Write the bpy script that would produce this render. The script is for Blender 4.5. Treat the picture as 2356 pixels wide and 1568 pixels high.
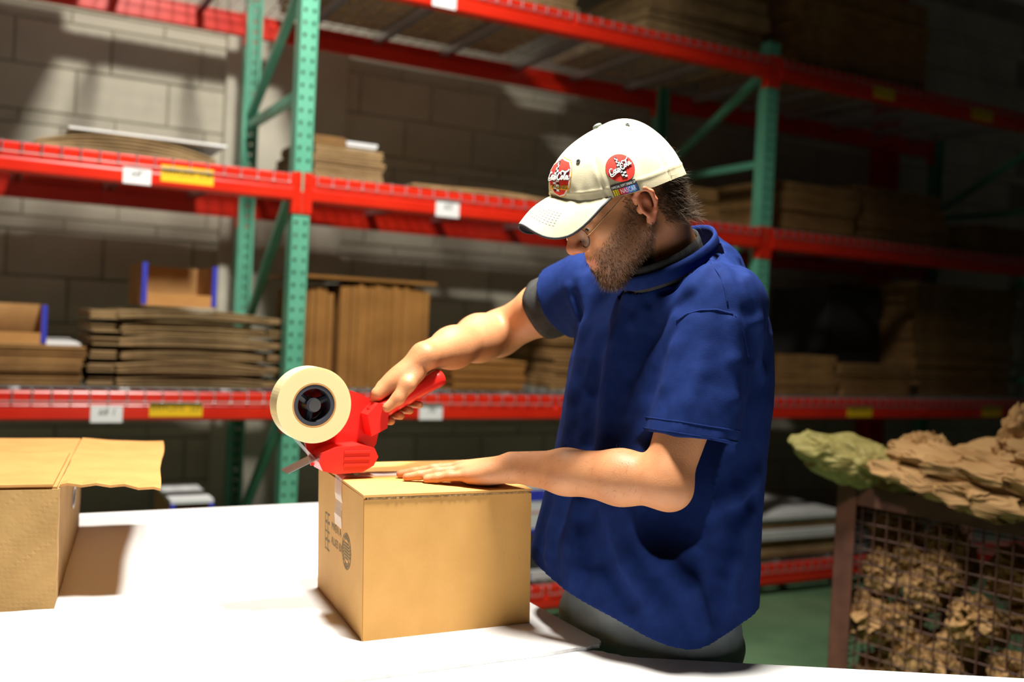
import bpy, bmesh, math, random
import numpy as np
from mathutils import Vector, Matrix, noise

for o in list(bpy.data.objects):
    bpy.data.objects.remove(o, do_unlink=True)
scene = bpy.context.scene
COL = scene.collection
random.seed(7)
RNG = np.random.default_rng(11)

# ---------------------------------------------------------------- camera
FPX = 2290.0                       # focal length in pixels of the 2356-pixel-wide frame
PITCH, ROLL, CAMH = 0.0196, 0.0498, 1.40
fw = np.array([0.0, math.cos(PITCH), -math.sin(PITCH)])
rt0 = np.array([1.0, 0.0, 0.0]); up0 = np.cross(rt0, fw)
rt = rt0*math.cos(ROLL) + up0*math.sin(ROLL)
up = up0*math.cos(ROLL) - rt0*math.sin(ROLL)
cam_data = bpy.data.cameras.new('camera')
cam = bpy.data.objects.new('camera', cam_data)
COL.objects.link(cam)
cam.matrix_world = Matrix(((rt[0], up[0], -fw[0], 0), (rt[1], up[1], -fw[1], 0), (rt[2], up[2], -fw[2], CAMH), (0, 0, 0, 1)))
cam_data.sensor_width = 36.0
cam_data.lens = FPX/2356*36.0
cam_data.clip_start = 0.05
cam_data.dof.use_dof = True
cam_data.dof.focus_distance = 1.70
cam_data.dof.aperture_fstop = 2.1
scene.camera = cam

# ---------------------------------------------------------------- light and exposure
world = bpy.data.worlds.new('world'); scene.world = world; world.use_nodes = True
world.node_tree.nodes['Background'].inputs[0].default_value = (1.0, 0.93, 0.82, 1)
world.node_tree.nodes['Background'].inputs[1].default_value = 0.011
def lamp(name, loc, target, energy, size, cone, blend, colour):
    d = bpy.data.lights.new(name, 'SPOT'); d.energy = energy; d.shadow_soft_size = size
    d.spot_size = math.radians(cone); d.spot_blend = blend; d.color = colour
    o = bpy.data.objects.new(name, d); COL.objects.link(o); o.location = loc
    o.rotation_euler = (Vector(target) - Vector(loc)).to_track_quat('-Z', 'Y').to_euler()
    return o
lamp('task_lamp', (0.10, 1.54, 3.05), (-0.02, 1.74, 0.85), 560, 0.13, 90, 1.0, (1.0, 0.95, 0.86))
lamp('high_bay_lamp', (-0.35, 2.30, 4.30), (-0.90, 3.60, 1.2), 900, 0.20, 112, 1.0, (1.0, 0.95, 0.86))

vs = scene.view_settings
vs.view_transform = 'Standard'; vs.look = 'None'; vs.gamma = 1.0; vs.use_curve_mapping = False
vs.exposure = 0.0

# ---------------------------------------------------------------- object helpers
def put(name, mesh, mat=None, parent=None, loc=None, rotz=None, smooth=False):
    o = bpy.data.objects.new(name, mesh); COL.objects.link(o)
    if mat is not None and len(mesh.materials) == 0: mesh.materials.append(mat)
    if parent is not None: o.parent = parent
    if loc is not None: o.location = loc
    if rotz is not None: o.rotation_euler = (0, 0, rotz)
    if smooth:
        mesh.polygons.foreach_set('use_smooth', [True]*len(mesh.polygons))
    return o
def tag(o, label=None, cat=None, group=None, kind=None):
    if label: o['label'] = label
    if cat: o['category'] = cat
    if group: o['group'] = group
    if kind: o['kind'] = kind
    return o
def empty(name, loc=(0, 0, 0), rotz=0.0, label=None, cat=None, group=None):
    o = bpy.data.objects.new(name, None); COL.objects.link(o)
    o.location = loc; o.rotation_euler = (0, 0, rotz); o.empty_display_size = 0.05
    return tag(o, label, cat, group)
def copy_tree(o, parent=None, root=True):
    c = o.copy(); COL.objects.link(c)
    if not root: c.parent = parent
    for ch in list(o.children): copy_tree(ch, c, False)
    return c

class MB:
    """collects geometry for one mesh"""
    def __init__(s): s.v = []; s.f = []; s.m = []
    def add(s, vs, fs, mi=0):
        b = len(s.v); s.v += [tuple(map(float, p)) for p in vs]
        for q in fs: s.f.append(tuple(b+i for i in q)); s.m.append(mi)
        return s
    def box(s, x0, x1, y0, y1, z0, z1, mi=0, bev=0.0):
        if bev <= 0:
            v = [(x, y, z) for z in (z0, z1) for y in (y0, y1) for x in (x0, x1)]
            return s.add(v, [(0, 2, 3, 1), (4, 5, 7, 6), (0, 1, 5, 4), (2, 6, 7, 3), (0, 4, 6, 2), (1, 3, 7, 5)], mi)
        bm = bmesh.new(); bmesh.ops.create_cube(bm, size=1)
        for p in bm.verts: p.co = Vector(((x0+x1)/2+p.co.x*(x1-x0), (y0+y1)/2+p.co.y*(y1-y0), (z0+z1)/2+p.co.z*(z1-z0)))
        bmesh.ops.bevel(bm, geom=bm.edges[:], offset=bev, segments=2, profile=0.5, affect='EDGES')
        return s.bm(bm, mi)
    def bm(s, bm, mi=0):
        bm.verts.index_update()
        s.add([p.co for p in bm.verts], [[q.index for q in f.verts] for f in bm.faces], mi); bm.free(); return s
    def prism(s, poly, y0, y1, mi=0, axes='xz'):
        n = len(poly)
        def P(a, b, c): return (a, c, b) if axes == 'xz' else ((a, b, c) if axes == 'xy' else (c, a, b))
        v = [P(a, b, y0) for a, b in poly] + [P(a, b, y1) for a, b in poly]
        f = [tuple(range(n))[::-1], tuple(range(n, 2*n))] + [(i, (i+1) % n, n+(i+1) % n, n+i) for i in range(n)]
        return s.add(v, f, mi)
    def tube(s, pts, r, seg=8, mi=0, cap=True):
        pts = [Vector(p) for p in pts]; n = len(pts); rings = []
        if not hasattr(r, '__len__'): r = [r]*n
        ref = Vector((0, 0, 1)); u = None
        for i, p in enumerate(pts):
            t = (pts[min(i+1, n-1)] - pts[max(i-1, 0)]).normalized()
            if u is None:
                if abs(t.dot(ref)) > 0.95: ref = Vector((1, 0, 0))
                u = (ref - t*ref.dot(t)).normalized()
            else: u = (u - t*u.dot(t)).normalized()
            w = t.cross(u)
            rings.append([p + (u*math.cos(a) + w*math.sin(a))*r[i] for a in [2*math.pi*k/seg for k in range(seg)]])
        v = [q for ring in rings for q in ring]; f = []
        for i in range(n-1):
            for k in range(seg):
                a = i*seg+k; b = i*seg+(k+1) % seg
                f.append((a, b, b+seg, a+seg))
        if cap:
            f.append(tuple(range(seg))[::-1]); f.append(tuple(range((n-1)*seg, n*seg)))
        return s.add(v, f, mi)
    def ring(s, c, axis, r0, r1, h, seg=48, mi=0):
        """hollow cylinder"""
        c = Vector(c); ax = Vector(axis).normalized(); a = ax.orthogonal().normalized(); b = ax.cross(a)
        v = []
        for k in range(seg):
            d = a*math.cos(2*math.pi*k/seg) + b*math.sin(2*math.pi*k/seg)
            v += [c+d*r0-ax*h/2, c+d*r1-ax*h/2, c+d*r1+ax*h/2, c+d*r0+ax*h/2]
        f = []
        for k in range(seg):
            i = 4*k; j = 4*((k+1) % seg)
            for q in range(4): f.append((i+q, j+q, j+(q+1) % 4, i+(q+1) % 4))
        return s.add(v, f, mi)
    def grid(s, P, mi=0, closed_u=False):
        """P: array (nu, nv, 3)"""
        P = np.asarray(P); nu, nv = P.shape[:2]; f = []
        for i in range(nu if closed_u else nu-1):
            for j in range(nv-1):
                a = i*nv+j; b = ((i+1) % nu)*nv+j
                f.append((a, b, b+1, a+1))
        return s.add(P.reshape(-1, 3), f, mi)
    def mesh(s, name, mats=()):
        m = bpy.data.meshes.new(name); m.from_pydata(s.v, [], s.f)
        for q in mats: m.materials.append(q)
        if len(mats) > 1: m.polygons.foreach_set('material_index', s.m)
        m.validate(); m.update(); return m
    def build(s, name, mat, parent=None, loc=None, rotz=None, smooth=False, fix=True):
        mats = mat if isinstance(mat, (list, tuple)) else [mat]
        m = s.mesh(name, mats)
        if fix:
            bm = bmesh.new(); bm.from_mesh(m); bmesh.ops.recalc_face_normals(bm, faces=bm.faces[:]); bm.to_mesh(m); bm.free()
        return put(name, m, None, parent, loc, rotz, smooth)

# ---------------------------------------------------------------- materials
def principled(name, col, rough=0.6, metal=0.0, spec=0.5):
    m = bpy.data.materials.new(name); m.use_nodes = True
    b = m.node_tree.nodes['Principled BSDF']
    b.inputs['Base Color'].default_value = (*col, 1); b.inputs['Roughness'].default_value = rough
    b.inputs['Metallic'].default_value = metal; b.inputs['Specular IOR Level'].default_value = spec
    return m
def N(m, t): return m.node_tree.nodes.new(t)
def L(m, a, b): m.node_tree.links.new(a, b)
def noisy(name, c0, c1, scale=8.0, rough=0.7, bump=0.0, bscale=None, stretch=(1, 1, 1), detail=4.0, lo=0.35, hi=0.65, metal=0.0, spec=0.5, perobj=0.0):
    """two colours mixed by noise in object space, with a fine bump"""
    m = principled(name, c0, rough, metal, spec); b = m.node_tree.nodes['Principled BSDF']
    tc = N(m, 'ShaderNodeTexCoord'); mp = N(m, 'ShaderNodeMapping'); mp.inputs['Scale'].default_value = stretch
    L(m, tc.outputs['Object'], mp.inputs['Vector'])
    nz = N(m, 'ShaderNodeTexNoise'); nz.inputs['Scale'].default_value = scale; nz.inputs['Detail'].default_value = detail
    L(m, mp.outputs[0], nz.inputs['Vector'])
    cr = N(m, 'ShaderNodeValToRGB'); cr.color_ramp.elements[0].position = lo; cr.color_ramp.elements[1].position = hi
    cr.color_ramp.elements[0].color = (*c0, 1); cr.color_ramp.elements[1].color = (*c1, 1)
    L(m, nz.outputs['Fac'], cr.inputs['Fac'])
    out = cr.outputs['Color']
    if perobj > 0:
        oi = N(m, 'ShaderNodeObjectInfo'); hs = N(m, 'ShaderNodeHueSaturation'); mr = N(m, 'ShaderNodeMapRange')
        mr.inputs['To Min'].default_value = 1-perobj; mr.inputs['To Max'].default_value = 1+perobj
        L(m, oi.outputs['Random'], mr.inputs['Value']); L(m, mr.outputs[0], hs.inputs['Value']); L(m, out, hs.inputs['Color']); out = hs.outputs['Color']
    L(m, out, b.inputs['Base Color'])
    if bump > 0:
        n2 = N(m, 'ShaderNodeTexNoise'); n2.inputs['Scale'].default_value = bscale or scale*6; n2.inputs['Detail'].default_value = 3
        L(m, mp.outputs[0], n2.inputs['Vector'])
        bp = N(m, 'ShaderNodeBump'); bp.inputs['Strength'].default_value = bump; bp.inputs['Distance'].default_value = 0.004
        L(m, n2.outputs['Fac'], bp.inputs['Height']); L(m, bp.outputs[0], b.inputs['Normal'])
    return m

M = {}
M['red'] = noisy('rack_red_paint', (0.62, 0.018, 0.006), (0.70, 0.025, 0.008), 5, 0.30, 0.0)
M['teal'] = noisy('rack_teal_paint', (0.10, 0.37, 0.245), (0.13, 0.43, 0.29), 6, 0.38, 0.0)
M['zinc'] = principled('zinc_wire', (0.62, 0.62, 0.64), 0.35, 0.85)
M['wall'] = noisy('painted_block', (0.54, 0.50, 0.40), (0.66, 0.62, 0.50), 3.0, 0.75, 0.25, 60, perobj=0.06)
M['mortar'] = noisy('painted_mortar', (0.30, 0.27, 0.19), (0.42, 0.39, 0.31), 5.0, 0.9, 0.2, 80)
M['floor'] = noisy('green_floor_paint', (0.085, 0.17, 0.085), (0.13, 0.235, 0.12), 3.0, 0.45, 0.05, 40)
M['kraft'] = noisy('kraft_board', (0.56, 0.295, 0.076), (0.62, 0.335, 0.094), 14, 0.75, 0.06, 160, perobj=0.03, lo=0.3, hi=0.7)
M['kraft_old'] = noisy('worn_kraft_board', (0.33, 0.195, 0.064), (0.41, 0.25, 0.088), 10, 0.8, 0.45, 26, perobj=0.03)
M['kraft_in'] = noisy('kraft_board_inside', (0.42, 0.200, 0.052), (0.47, 0.228, 0.064), 12, 0.75, 0.05, 120)
M['kraft_edge'] = noisy('corrugated_edge', (0.24, 0.135, 0.05), (0.46, 0.29, 0.12), 220, 0.9, 0.0, stretch=(1, 1, 0.2))
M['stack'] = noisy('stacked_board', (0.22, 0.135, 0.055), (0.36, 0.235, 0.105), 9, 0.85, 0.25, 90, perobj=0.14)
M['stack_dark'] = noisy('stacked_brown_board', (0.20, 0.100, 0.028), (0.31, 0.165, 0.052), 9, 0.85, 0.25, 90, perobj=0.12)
M['white_sheet'] = noisy('white_liner', (0.68, 0.69, 0.70), (0.78, 0.79, 0.80), 6, 0.55, 0.05)
M['blue_print'] = principled('blue_print', (0.03, 0.04, 0.42), 0.5)
M['black'] = principled('black_plastic', (0.012, 0.012, 0.014), 0.45)
M['dark'] = principled('dark_board', (0.03, 0.028, 0.026), 0.7)
M['laminate'] = noisy('white_laminate', (0.79, 0.79, 0.79), (0.83, 0.83, 0.83), 2.0, 0.32, 0.0, spec=0.4)
M['lam_edge'] = noisy('worn_laminate_edge', (0.62, 0.62, 0.63), (0.80, 0.80, 0.80), 45, 0.6, 0.3, 90)
M['steel'] = principled('grey_steel', (0.20, 0.21, 0.22), 0.45, 0.7)
M['rust'] = noisy('rust_brown_paint', (0.085, 0.030, 0.020), (0.15, 0.055, 0.032), 10, 0.65, 0.2, 60)
M['rust_wire'] = noisy('rusty_wire', (0.055, 0.024, 0.018), (0.11, 0.045, 0.028), 20, 0.6)
M['paper'] = noisy('crumpled_kraft_paper', (0.32, 0.175, 0.060), (0.44, 0.255, 0.10), 5, 0.8, 0.3, 25, perobj=0.08)
M['paper_green'] = noisy('olive_kraft_paper', (0.24, 0.21, 0.055), (0.33, 0.27, 0.085), 5, 0.7, 0.3, 25)
M['paper_white'] = principled('label_white', (0.80, 0.80, 0.80), 0.6)
M['label_yellow'] = principled('label_yellow', (0.85, 0.52, 0.008), 0.55)
M['ink'] = principled('black_ink', (0.02, 0.02, 0.02), 0.7)
M['ink_grey'] = principled('printed_grey_ink', (0.20, 0.145, 0.075), 0.8)

# ---------------------------------------------------------------- text
def text_mesh(body, size, name='lettering', spacing=1.0, shear=0.0, xs=1.0):
    c = bpy.data.curves.new(name, 'FONT'); c.body = body; c.size = size; c.align_x = 'CENTER'; c.align_y = 'CENTER'
    c.space_character = spacing; c.shear = shear; c.resolution_u = 2
    o = bpy.data.objects.new('tmp_text', c); COL.objects.link(o)
    dg = bpy.context.evaluated_depsgraph_get()
    m = bpy.data.meshes.new_from_object(o.evaluated_get(dg))
    V = np.array([p.co[:] for p in m.vertices]).reshape(-1, 3); F = [tuple(p.vertices) for p in m.polygons]
    bpy.data.objects.remove(o, do_unlink=True); bpy.data.curves.remove(c); bpy.data.meshes.remove(m)
    if len(V): V[:, 0] *= xs
    return V, F
# ================================================================ setting
RX, RY, RYAW = -0.853, 4.0926, 0.4922       # rack: right edge of the left front post, and heading along the rack
RU = np.array([math.cos(RYAW), math.sin(RYAW), 0]); RN = np.array([-math.sin(RYAW), math.cos(RYAW), 0])
def rk(u, n, z): return tuple(np.array([RX, RY, 0]) + RU*u + RN*n + np.array([0, 0, z]))
LEV = [0.057, 0.951, 1.845, 2.739]           # underside of the beams
BAY, DEPTH = 2.4845, 1.02
WALLN = 1.32

fl = MB().box(-7, 9, -3, 12, -0.15, 0.0).build('floor', M['floor']); tag(fl, kind='structure')

wl = MB().box(-3.4, 6.6, WALLN, WALLN+0.2, 0, 4.2).build('wall_back', M['mortar'], loc=rk(0, 0, 0), rotz=RYAW); tag(wl, kind='structure')
def block_mesh(w, h):
    return MB().box(-w/2, w/2, -0.008, 0.004, 0, h, bev=0.004).mesh('block', [M['wall']])
zs = []; z = -0.01
for per in range(8):
    for h in (0.22, 0.065, 0.22):
        if z+h <= 4.2: zs.append((max(z, 0.0), z+h))
        z += h
BW = 0.43; rest = MB(); meshes = {}
for ci, (z0, z1) in enumerate(zs):
    off = (0.5 if ci % 2 else 0.0)*BW + 0.03*(ci % 3)
    for k in range(-8, 16):
        u0 = k*BW + off; u1 = u0 + BW - 0.010
        if u0 < -3.35 or u1 > 6.55: continue
        h = z1-z0-0.010
        if h <= 0.02: continue
        if -1.75 < u0 and u1 < 4.75 and 0.2 < z0 < 2.95:
            key = round(h, 3)
            if key not in meshes: meshes[key] = block_mesh(BW-0.010, h)
            b = put('block', meshes[key], parent=wl); b.location = ((u0+u1)/2, WALLN + random.uniform(-0.0015, 0.0015), z0+0.005)
        else:
            rest.box(u0, u1, WALLN-0.008, WALLN+0.004, z0+0.005, z1-0.005)
tag(rest.build('outer_blocks', M['wall'], wl), kind='stuff')
M['plaster'] = noisy('painted_plaster', (0.56, 0.53, 0.43), (0.66, 0.62, 0.51), 4, 0.7, 0.15, 50)
t = MB().box(-0.10, -0.015, WALLN-0.06, WALLN, 0, 4.2, bev=0.006).build('trim_1', M['plaster'], loc=rk(0, 0, 0), rotz=RYAW); tag(t, kind='structure')
t = MB().box(0.06, 0.56, WALLN-0.035, WALLN, 0, 4.2, bev=0.006).build('trim_2', M['plaster'], loc=rk(0, 0, 0), rotz=RYAW); tag(t, kind='structure')
t = MB().box(4.62, 4.80, WALLN-0.12, WALLN, 0, 4.2, bev=0.006).build('trim_3', M['red'], loc=rk(0, 0, 0), rotz=RYAW); tag(t, kind='structure')

# ---------------------------------------------------------------- pallet rack: upright frames
PITCHH = 0.0508
def post_mesh():
    m = MB(); H = 2.93
    for a, b in ((-0.038, -0.0255), (-0.0115, 0.0115), (0.0255, 0.038)): m.box(a, b, 0, 0.0025, 0, H)
    n = int(H/PITCHH)
    for cx in (-0.0185, 0.0185):
        z = 0.0
        for k in range(n+1):
            zc = 0.03 + k*PITCHH
            m.box(cx-0.007, cx+0.007, 0, 0.0025, z, min(zc-0.0085, H)); z = zc+0.0085
            if z >= H: break
            # teardrop: the lower corners of the hole narrow
            m.prism([(cx-0.007, zc-0.0085), (cx-0.002, zc-0.0085), (cx-0.007, zc+0.001)], 0, 0.0025)
            m.prism([(cx+0.007, zc-0.0085), (cx+0.007, zc+0.001), (cx+0.002, zc-0.0085)], 0, 0.0025)
        if z < H: m.box(cx-0.007, cx+0.007, 0, 0.0025, z, H)
    for s in (-1, 1):
        m.box(min(s*0.038, s*0.0355), max(s*0.038, s*0.0355), 0, 0.07, 0, H)
        m.box(min(s*0.038, s*0.022), max(s*0.038, s*0.022), 0.0675, 0.07, 0, H)
    return m.mesh('post', [M['teal']])
POST = post_mesh()
FOOT = MB().box(-0.065, 0.065, -0.02, 0.09, 0, 0.006, bev=0.001).mesh('foot_plate', [M['teal']])
def brace_mesh(z0, z1):
    m = MB(); a = Vector((0, 0.05, z0)); b = Vector((0, DEPTH-0.05, z1)); d = (b-a).normalized(); n = Vector((1, 0, 0)).cross(d)
    for s0, s1, t0, t1 in ((-0.018, 0.018, -0.020, -0.017), (-0.018, -0.015, -0.020, 0.016), (0.015, 0.018, -0.020, 0.016)):
        v = []
        for p in (a, b):
            for s, t in ((s0, t0), (s1, t0), (s1, t1), (s0, t1)): v.append(p + Vector((1, 0, 0))*s + n*t)
        m.add(v, [(0, 1, 2, 3), (4, 7, 6, 5), (0, 4, 5, 1), (1, 5, 6, 2), (2, 6, 7, 3), (3, 7, 4, 0)])
    return m.mesh('brace', [M['teal']])
HB = {z: brace_mesh(z, z) for z in (0.18, 1.18, 2.30)}
DB = {a: brace_mesh(a, b) for a, b in ((2.80, 2.34), (2.00, 1.22), (1.05, 0.24))}
FR_LABEL = {-1: 'teal upright frame ending the rack at the far left', 0: 'teal punched upright frame with the bright post left of the tape dispenser',
            1: 'teal punched upright frame behind the man', 2: 'teal upright frame ending the rack at the dark right end'}
for k in (-1, 0, 1, 2):
    uc = -0.0381 + k*BAY
    fr = empty('upright_frame', rk(uc, 0, 0), RYAW, FR_LABEL[k], 'rack frame', 'rack upright frames')
    p = put('post', POST, parent=fr)
    p = put('post', POST, parent=fr); p.rotation_euler = (0, 0, math.pi); p.location = (0, DEPTH, 0)
    put('foot_plate', FOOT, parent=fr); q = put('foot_plate', FOOT, parent=fr); q.location = (0, DEPTH-0.07, 0)
    for z in HB: put('horizontal_brace', HB[z], parent=fr)
    for z in DB: put('diagonal_brace', DB[z], parent=fr)

# ---------------------------------------------------------------- beams
BL = BAY - 0.0762
def beam_mesh():
    sec = [(0.036, 0), (-0.004, 0), (-0.011, 0.003), (-0.0145, 0.010), (-0.0145, 0.046), (-0.012, 0.054), (-0.008, 0.060), (-0.008, 0.104), (-0.005, 0.109), (0.000, 0.110), (0.020, 0.110), (0.020, 0.068), (0.036, 0.068)]
    m = MB(); n = len(sec)
    v = [(x, a, b) for x in (0.004, BL-0.004) for a, b in sec]
    m.add(v, [(i, (i+1) % n, n+(i+1) % n, n+i) for i in range(n)] + [tuple(range(n))[::-1], tuple(range(n, 2*n))])
    return m.mesh('beam', [M['red']])
BEAM = beam_mesh()
def conn_mesh(s):
    """end connector; s=+1 stands on the post to the right"""
    m = MB()
    def bx(a, b, *r): m.box(min(a*s, b*s), max(a*s, b*s), *r)
    bx(0.0005, 0.0372, -0.0065, -0.0025, -0.048, 0.040); bx(0.0005, 0.0335, -0.0065, -0.0025, 0.040, 0.118)
    bx(-0.004, 0.0005, -0.0065, 0.045, -0.048, 0.118)
    for z in (-0.028, 0.075): m.tube([(0.022*s, -0.0025, z), (0.022*s, -0.0095, z)], 0.006, 10)
    return m.mesh('end_connector', [M['red']])
CONN = {1: conn_mesh(1), -1: conn_mesh(-1)}
LN = ['bottom', 'second', 'third', 'top']
BN = {-1: 'bay left of the bright post', 0: 'bay behind the man', 1: 'dark right bay'}
BEAMS = {}
for k in (-1, 0, 1):
    for lv in range(4):
        for rear in (0, 1):
            u0 = k*BAY
            b = empty('shelf_beam', rk(u0, 0, LEV[lv]) if not rear else rk(u0+BL, DEPTH, LEV[lv]), RYAW + (math.pi if rear else 0),
                      f"red {'rear' if rear else 'front'} beam of the {LN[lv]} shelf in the {BN[k]}", 'shelf beam', 'red shelf beams')
            put('beam', BEAM, parent=b)
            c = put('end_connector', CONN[-1], parent=b); c = put('end_connector', CONN[1], parent=b); c.location = (BL, 0, 0)
            BEAMS[(k, lv, rear)] = b

# labels stuck on the front beams: (bay, level, u0, u1, z0, z1, colour, writing)
TAGS = [(-1, 2, -0.726, -0.626, 1.846, 1.909, 'w', '68"'), (-1, 2, -0.591, -0.395, 1.868, 1.930, 'y', 'R4WC010   2 04'),
        (-1, 1, -0.804, -0.692, 0.946, 1.010, 'w', '68 1'), (-1, 1, -0.596, -0.399, 0.968, 1.023, 'y', 'R4WC010   223'),
        (0, 2, 0.552, 0.664, 1.842, 1.916, 'w', '65'), (0, 1, 0.520, 0.630, 0.953, 1.020, 'w', '70'), (0, 3, 0.489, 0.601, 2.741, 2.811, 'w', '6'),
        (1, 3, 3.165, 3.336, 2.749, 2.809, 'y', 'R4WC012'), (1, 3, 3.992, 4.184, 2.745, 2.811, 'y', 'R4WC014'),
        (1, 1, 3.102, 3.294, 0.962, 1.019, 'y', 'R4WC013'), (1, 1, 4.245, 4.429, 0.962, 1.030, 'y', 'R4WC015')]
for k, lv, u0, u1, z0, z1, c, txt in TAGS:
    b = BEAMS[(k, lv, 0)]
    P = MB().box(u0-k*BAY, u1-k*BAY, -0.0160, -0.0148, z0-LEV[lv], z1-LEV[lv]).build('shelf_tag', M['paper_white'] if c == 'w' else M['label_yellow'], b)
    tag(P, 'white paper tag' if c == 'w' else 'yellow printed tag')
    V, F = text_mesh(txt, (z1-z0)*(0.55 if c == 'w' else 0.62), shear=0.25 if c == 'w' else 0.0)
    w = V[:, 0].max()-V[:, 0].min(); s = min(1.0, (u1-u0)*0.92/w)
    W = np.stack([(u0+u1)/2-k*BAY + V[:, 0]*s, np.full(len(V), -0.0163), (z0*0.40+z1*0.60)-LEV[lv] + V[:, 1]], 1)
    MB().add(W, F).build('lettering', M['ink'], P, fix=False)

# ---------------------------------------------------------------- wire decks
DKW = 1.165
def deck_mesh():
    m = MB(); r = 0.0028; zt = 0.1135
    nx = 19
    for i in range(nx):
        x = -DKW/2 + DKW*i/(nx-1)
        m.tube([(x, -0.0185, 0.070), (x, -0.0185, zt-0.006), (x, -0.012, zt), (x, DEPTH+0.012, zt), (x, DEPTH+0.0185, zt-0.006), (x, DEPTH+0.0185, 0.070)], r, 5)
    ys = [-0.0215, DEPTH+0.0215]
    for y in ys: m.tube([(-DKW/2, y, 0.072), (DKW/2, y, 0.072)], r*1.1, 5)
    for j in range(10):
        y = 0.06 + (DEPTH-0.12)*j/9
        m.tube([(-DKW/2, y, zt+0.004), (DKW/2, y, zt+0.004)], r, 5)
    return m.mesh('wire_mesh', [M['zinc']])
DECK = deck_mesh()
def chan_mesh():
    m = MB()
    m.box(-0.018, 0.018, 0.022, DEPTH-0.022, 0.108, 0.1105); m.box(-0.018, -0.0155, 0.022, DEPTH-0.022, 0.070, 0.1105); m.box(0.0155, 0.018, 0.022, DEPTH-0.022, 0.070, 0.1105)
    return m.mesh('support_channel', [M['zinc']])
CHAN = chan_mesh()
for k in (-1, 0, 1):
    for lv in range(4):
        for h in (0, 1):
            uc = k*BAY + BL*(0.25 + 0.5*h)
            d = empty('wire_deck', rk(uc, 0, LEV[lv]), RYAW, f"wire deck of the {LN[lv]} shelf, {'right' if h else 'left'} half of the {BN[k]}", 'wire deck', 'galvanised wire decks')
            w = put('wire_mesh', DECK, parent=d); w['kind'] = 'stuff'
            for x in (-0.38, 0.0, 0.38):
                c = put('support_channel', CHAN, parent=d); c.location = (x, 0, 0)
# ================================================================ goods on the shelves
ORD = ['lowest', 'second up', 'third up', 'fourth up', 'fifth up', 'sixth up', 'seventh up']
SHZ = [z+0.121 for z in LEV]                  # top of the wire decks
def bundle_mesh(w, d, h, sheets, bow=0.0, jit=0.006, sag=0.0, seed=0, wave=0.0):
    """flattened cartons lying on each other: sheets with uneven edges, bowed along the front"""
    r = random.Random(seed); m = MB(); th = h/sheets; nu = 14
    for s in range(sheets):
        x0 = -w/2 + r.uniform(-jit, jit); x1 = w/2 + r.uniform(-jit, jit); y0 = r.uniform(-jit, jit); y1 = d + r.uniform(-jit, jit)
        za = s*th; t = th*r.uniform(0.80, 0.95); ph = r.uniform(0, 6)
        top = []; bot = []
        for i in range(nu+1):
            q = i/nu; x = x0 + (x1-x0)*q
            zz = bow*(1-(2*q-1)**2)*(s/max(sheets-1, 1)) - sag*(2*q-1)**2*(s/max(sheets-1, 1)) + wave*math.sin(q*9+ph)*0.5
            zz = max(zz, -za*0.6)
            top.append([(x, y0, za+t+zz), (x, y1, za+t+zz)]); bot.append([(x, y0, za+zz), (x, y1, za+zz)])
        b = len(m.v); n = nu+1
        v = [p for c in top for p in c] + [p for c in bot for p in c]; f = []
        for i in range(nu):
            a = 2*i; c = 2*n+2*i
            f += [(a, a+2, a+3, a+1), (c, c+1, c+3, c+2), (a, c, c+2, a+2), (a+1, a+3, c+3, c+1)]
        f += [(0, 1, 2*n+1, 2*n), (2*nu, 2*n+2*nu, 2*n+2*nu+1, 2*nu+1)]
        m.add(v, f)
    return m
def bundle(name, u0, u1, n0, n1, z, h, sheets, mat, label, group, seed=0, rot=0.0, **kw):
    m = bundle_mesh(u1-u0, n1-n0, h, sheets, seed=seed, **kw)
    o = m.build(name, mat, loc=rk((u0+u1)/2, n0, z), rotz=RYAW+rot, fix=False)
    return tag(o, label, 'carton bundle', group)
def stack(u0, u1, n0, n1, z, hs, sheets, mat, where, group, seed=0, jit=0.02, **kw):
    for i, h in enumerate(hs):
        r = random.Random(seed*31+i); a, b, c = (r.uniform(-jit, jit) for _ in range(3))
        pos = ORD[i] if i < len(hs)-1 else ('topmost' if len(hs) > 1 else 'only')
        lab = f'flat cartons {where}, {pos} in stack'
        bundle('flattened_cartons', u0+a, u1+b, n0+c*0.6, n1, z, h*0.985, sheets, mat, lab, group, seed=seed*17+i, **kw)
        z += h
    return z
# third shelf
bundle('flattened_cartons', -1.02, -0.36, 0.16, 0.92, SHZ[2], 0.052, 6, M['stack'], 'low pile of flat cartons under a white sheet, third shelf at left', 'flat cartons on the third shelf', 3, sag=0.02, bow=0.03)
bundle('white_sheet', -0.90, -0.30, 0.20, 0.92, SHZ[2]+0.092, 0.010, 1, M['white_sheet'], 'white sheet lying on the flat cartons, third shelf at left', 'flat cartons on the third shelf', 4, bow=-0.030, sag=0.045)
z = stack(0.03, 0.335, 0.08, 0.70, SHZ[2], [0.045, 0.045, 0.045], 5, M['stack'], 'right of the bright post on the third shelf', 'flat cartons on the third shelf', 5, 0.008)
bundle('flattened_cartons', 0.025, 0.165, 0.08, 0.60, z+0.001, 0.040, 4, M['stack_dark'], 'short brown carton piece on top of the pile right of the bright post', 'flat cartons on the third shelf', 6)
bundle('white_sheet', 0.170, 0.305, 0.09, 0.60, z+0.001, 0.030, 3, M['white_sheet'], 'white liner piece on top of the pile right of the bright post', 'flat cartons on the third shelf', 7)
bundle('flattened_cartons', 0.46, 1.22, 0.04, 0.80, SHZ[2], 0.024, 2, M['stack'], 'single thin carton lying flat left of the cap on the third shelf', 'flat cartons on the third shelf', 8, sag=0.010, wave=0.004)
stack(1.93, 2.36, 0.28, 0.92, SHZ[2], [0.07, 0.07, 0.07], 4, M['stack_dark'], 'just left of the upright behind the man, third shelf', 'flat cartons on the third shelf', 9, 0.03)
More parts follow.
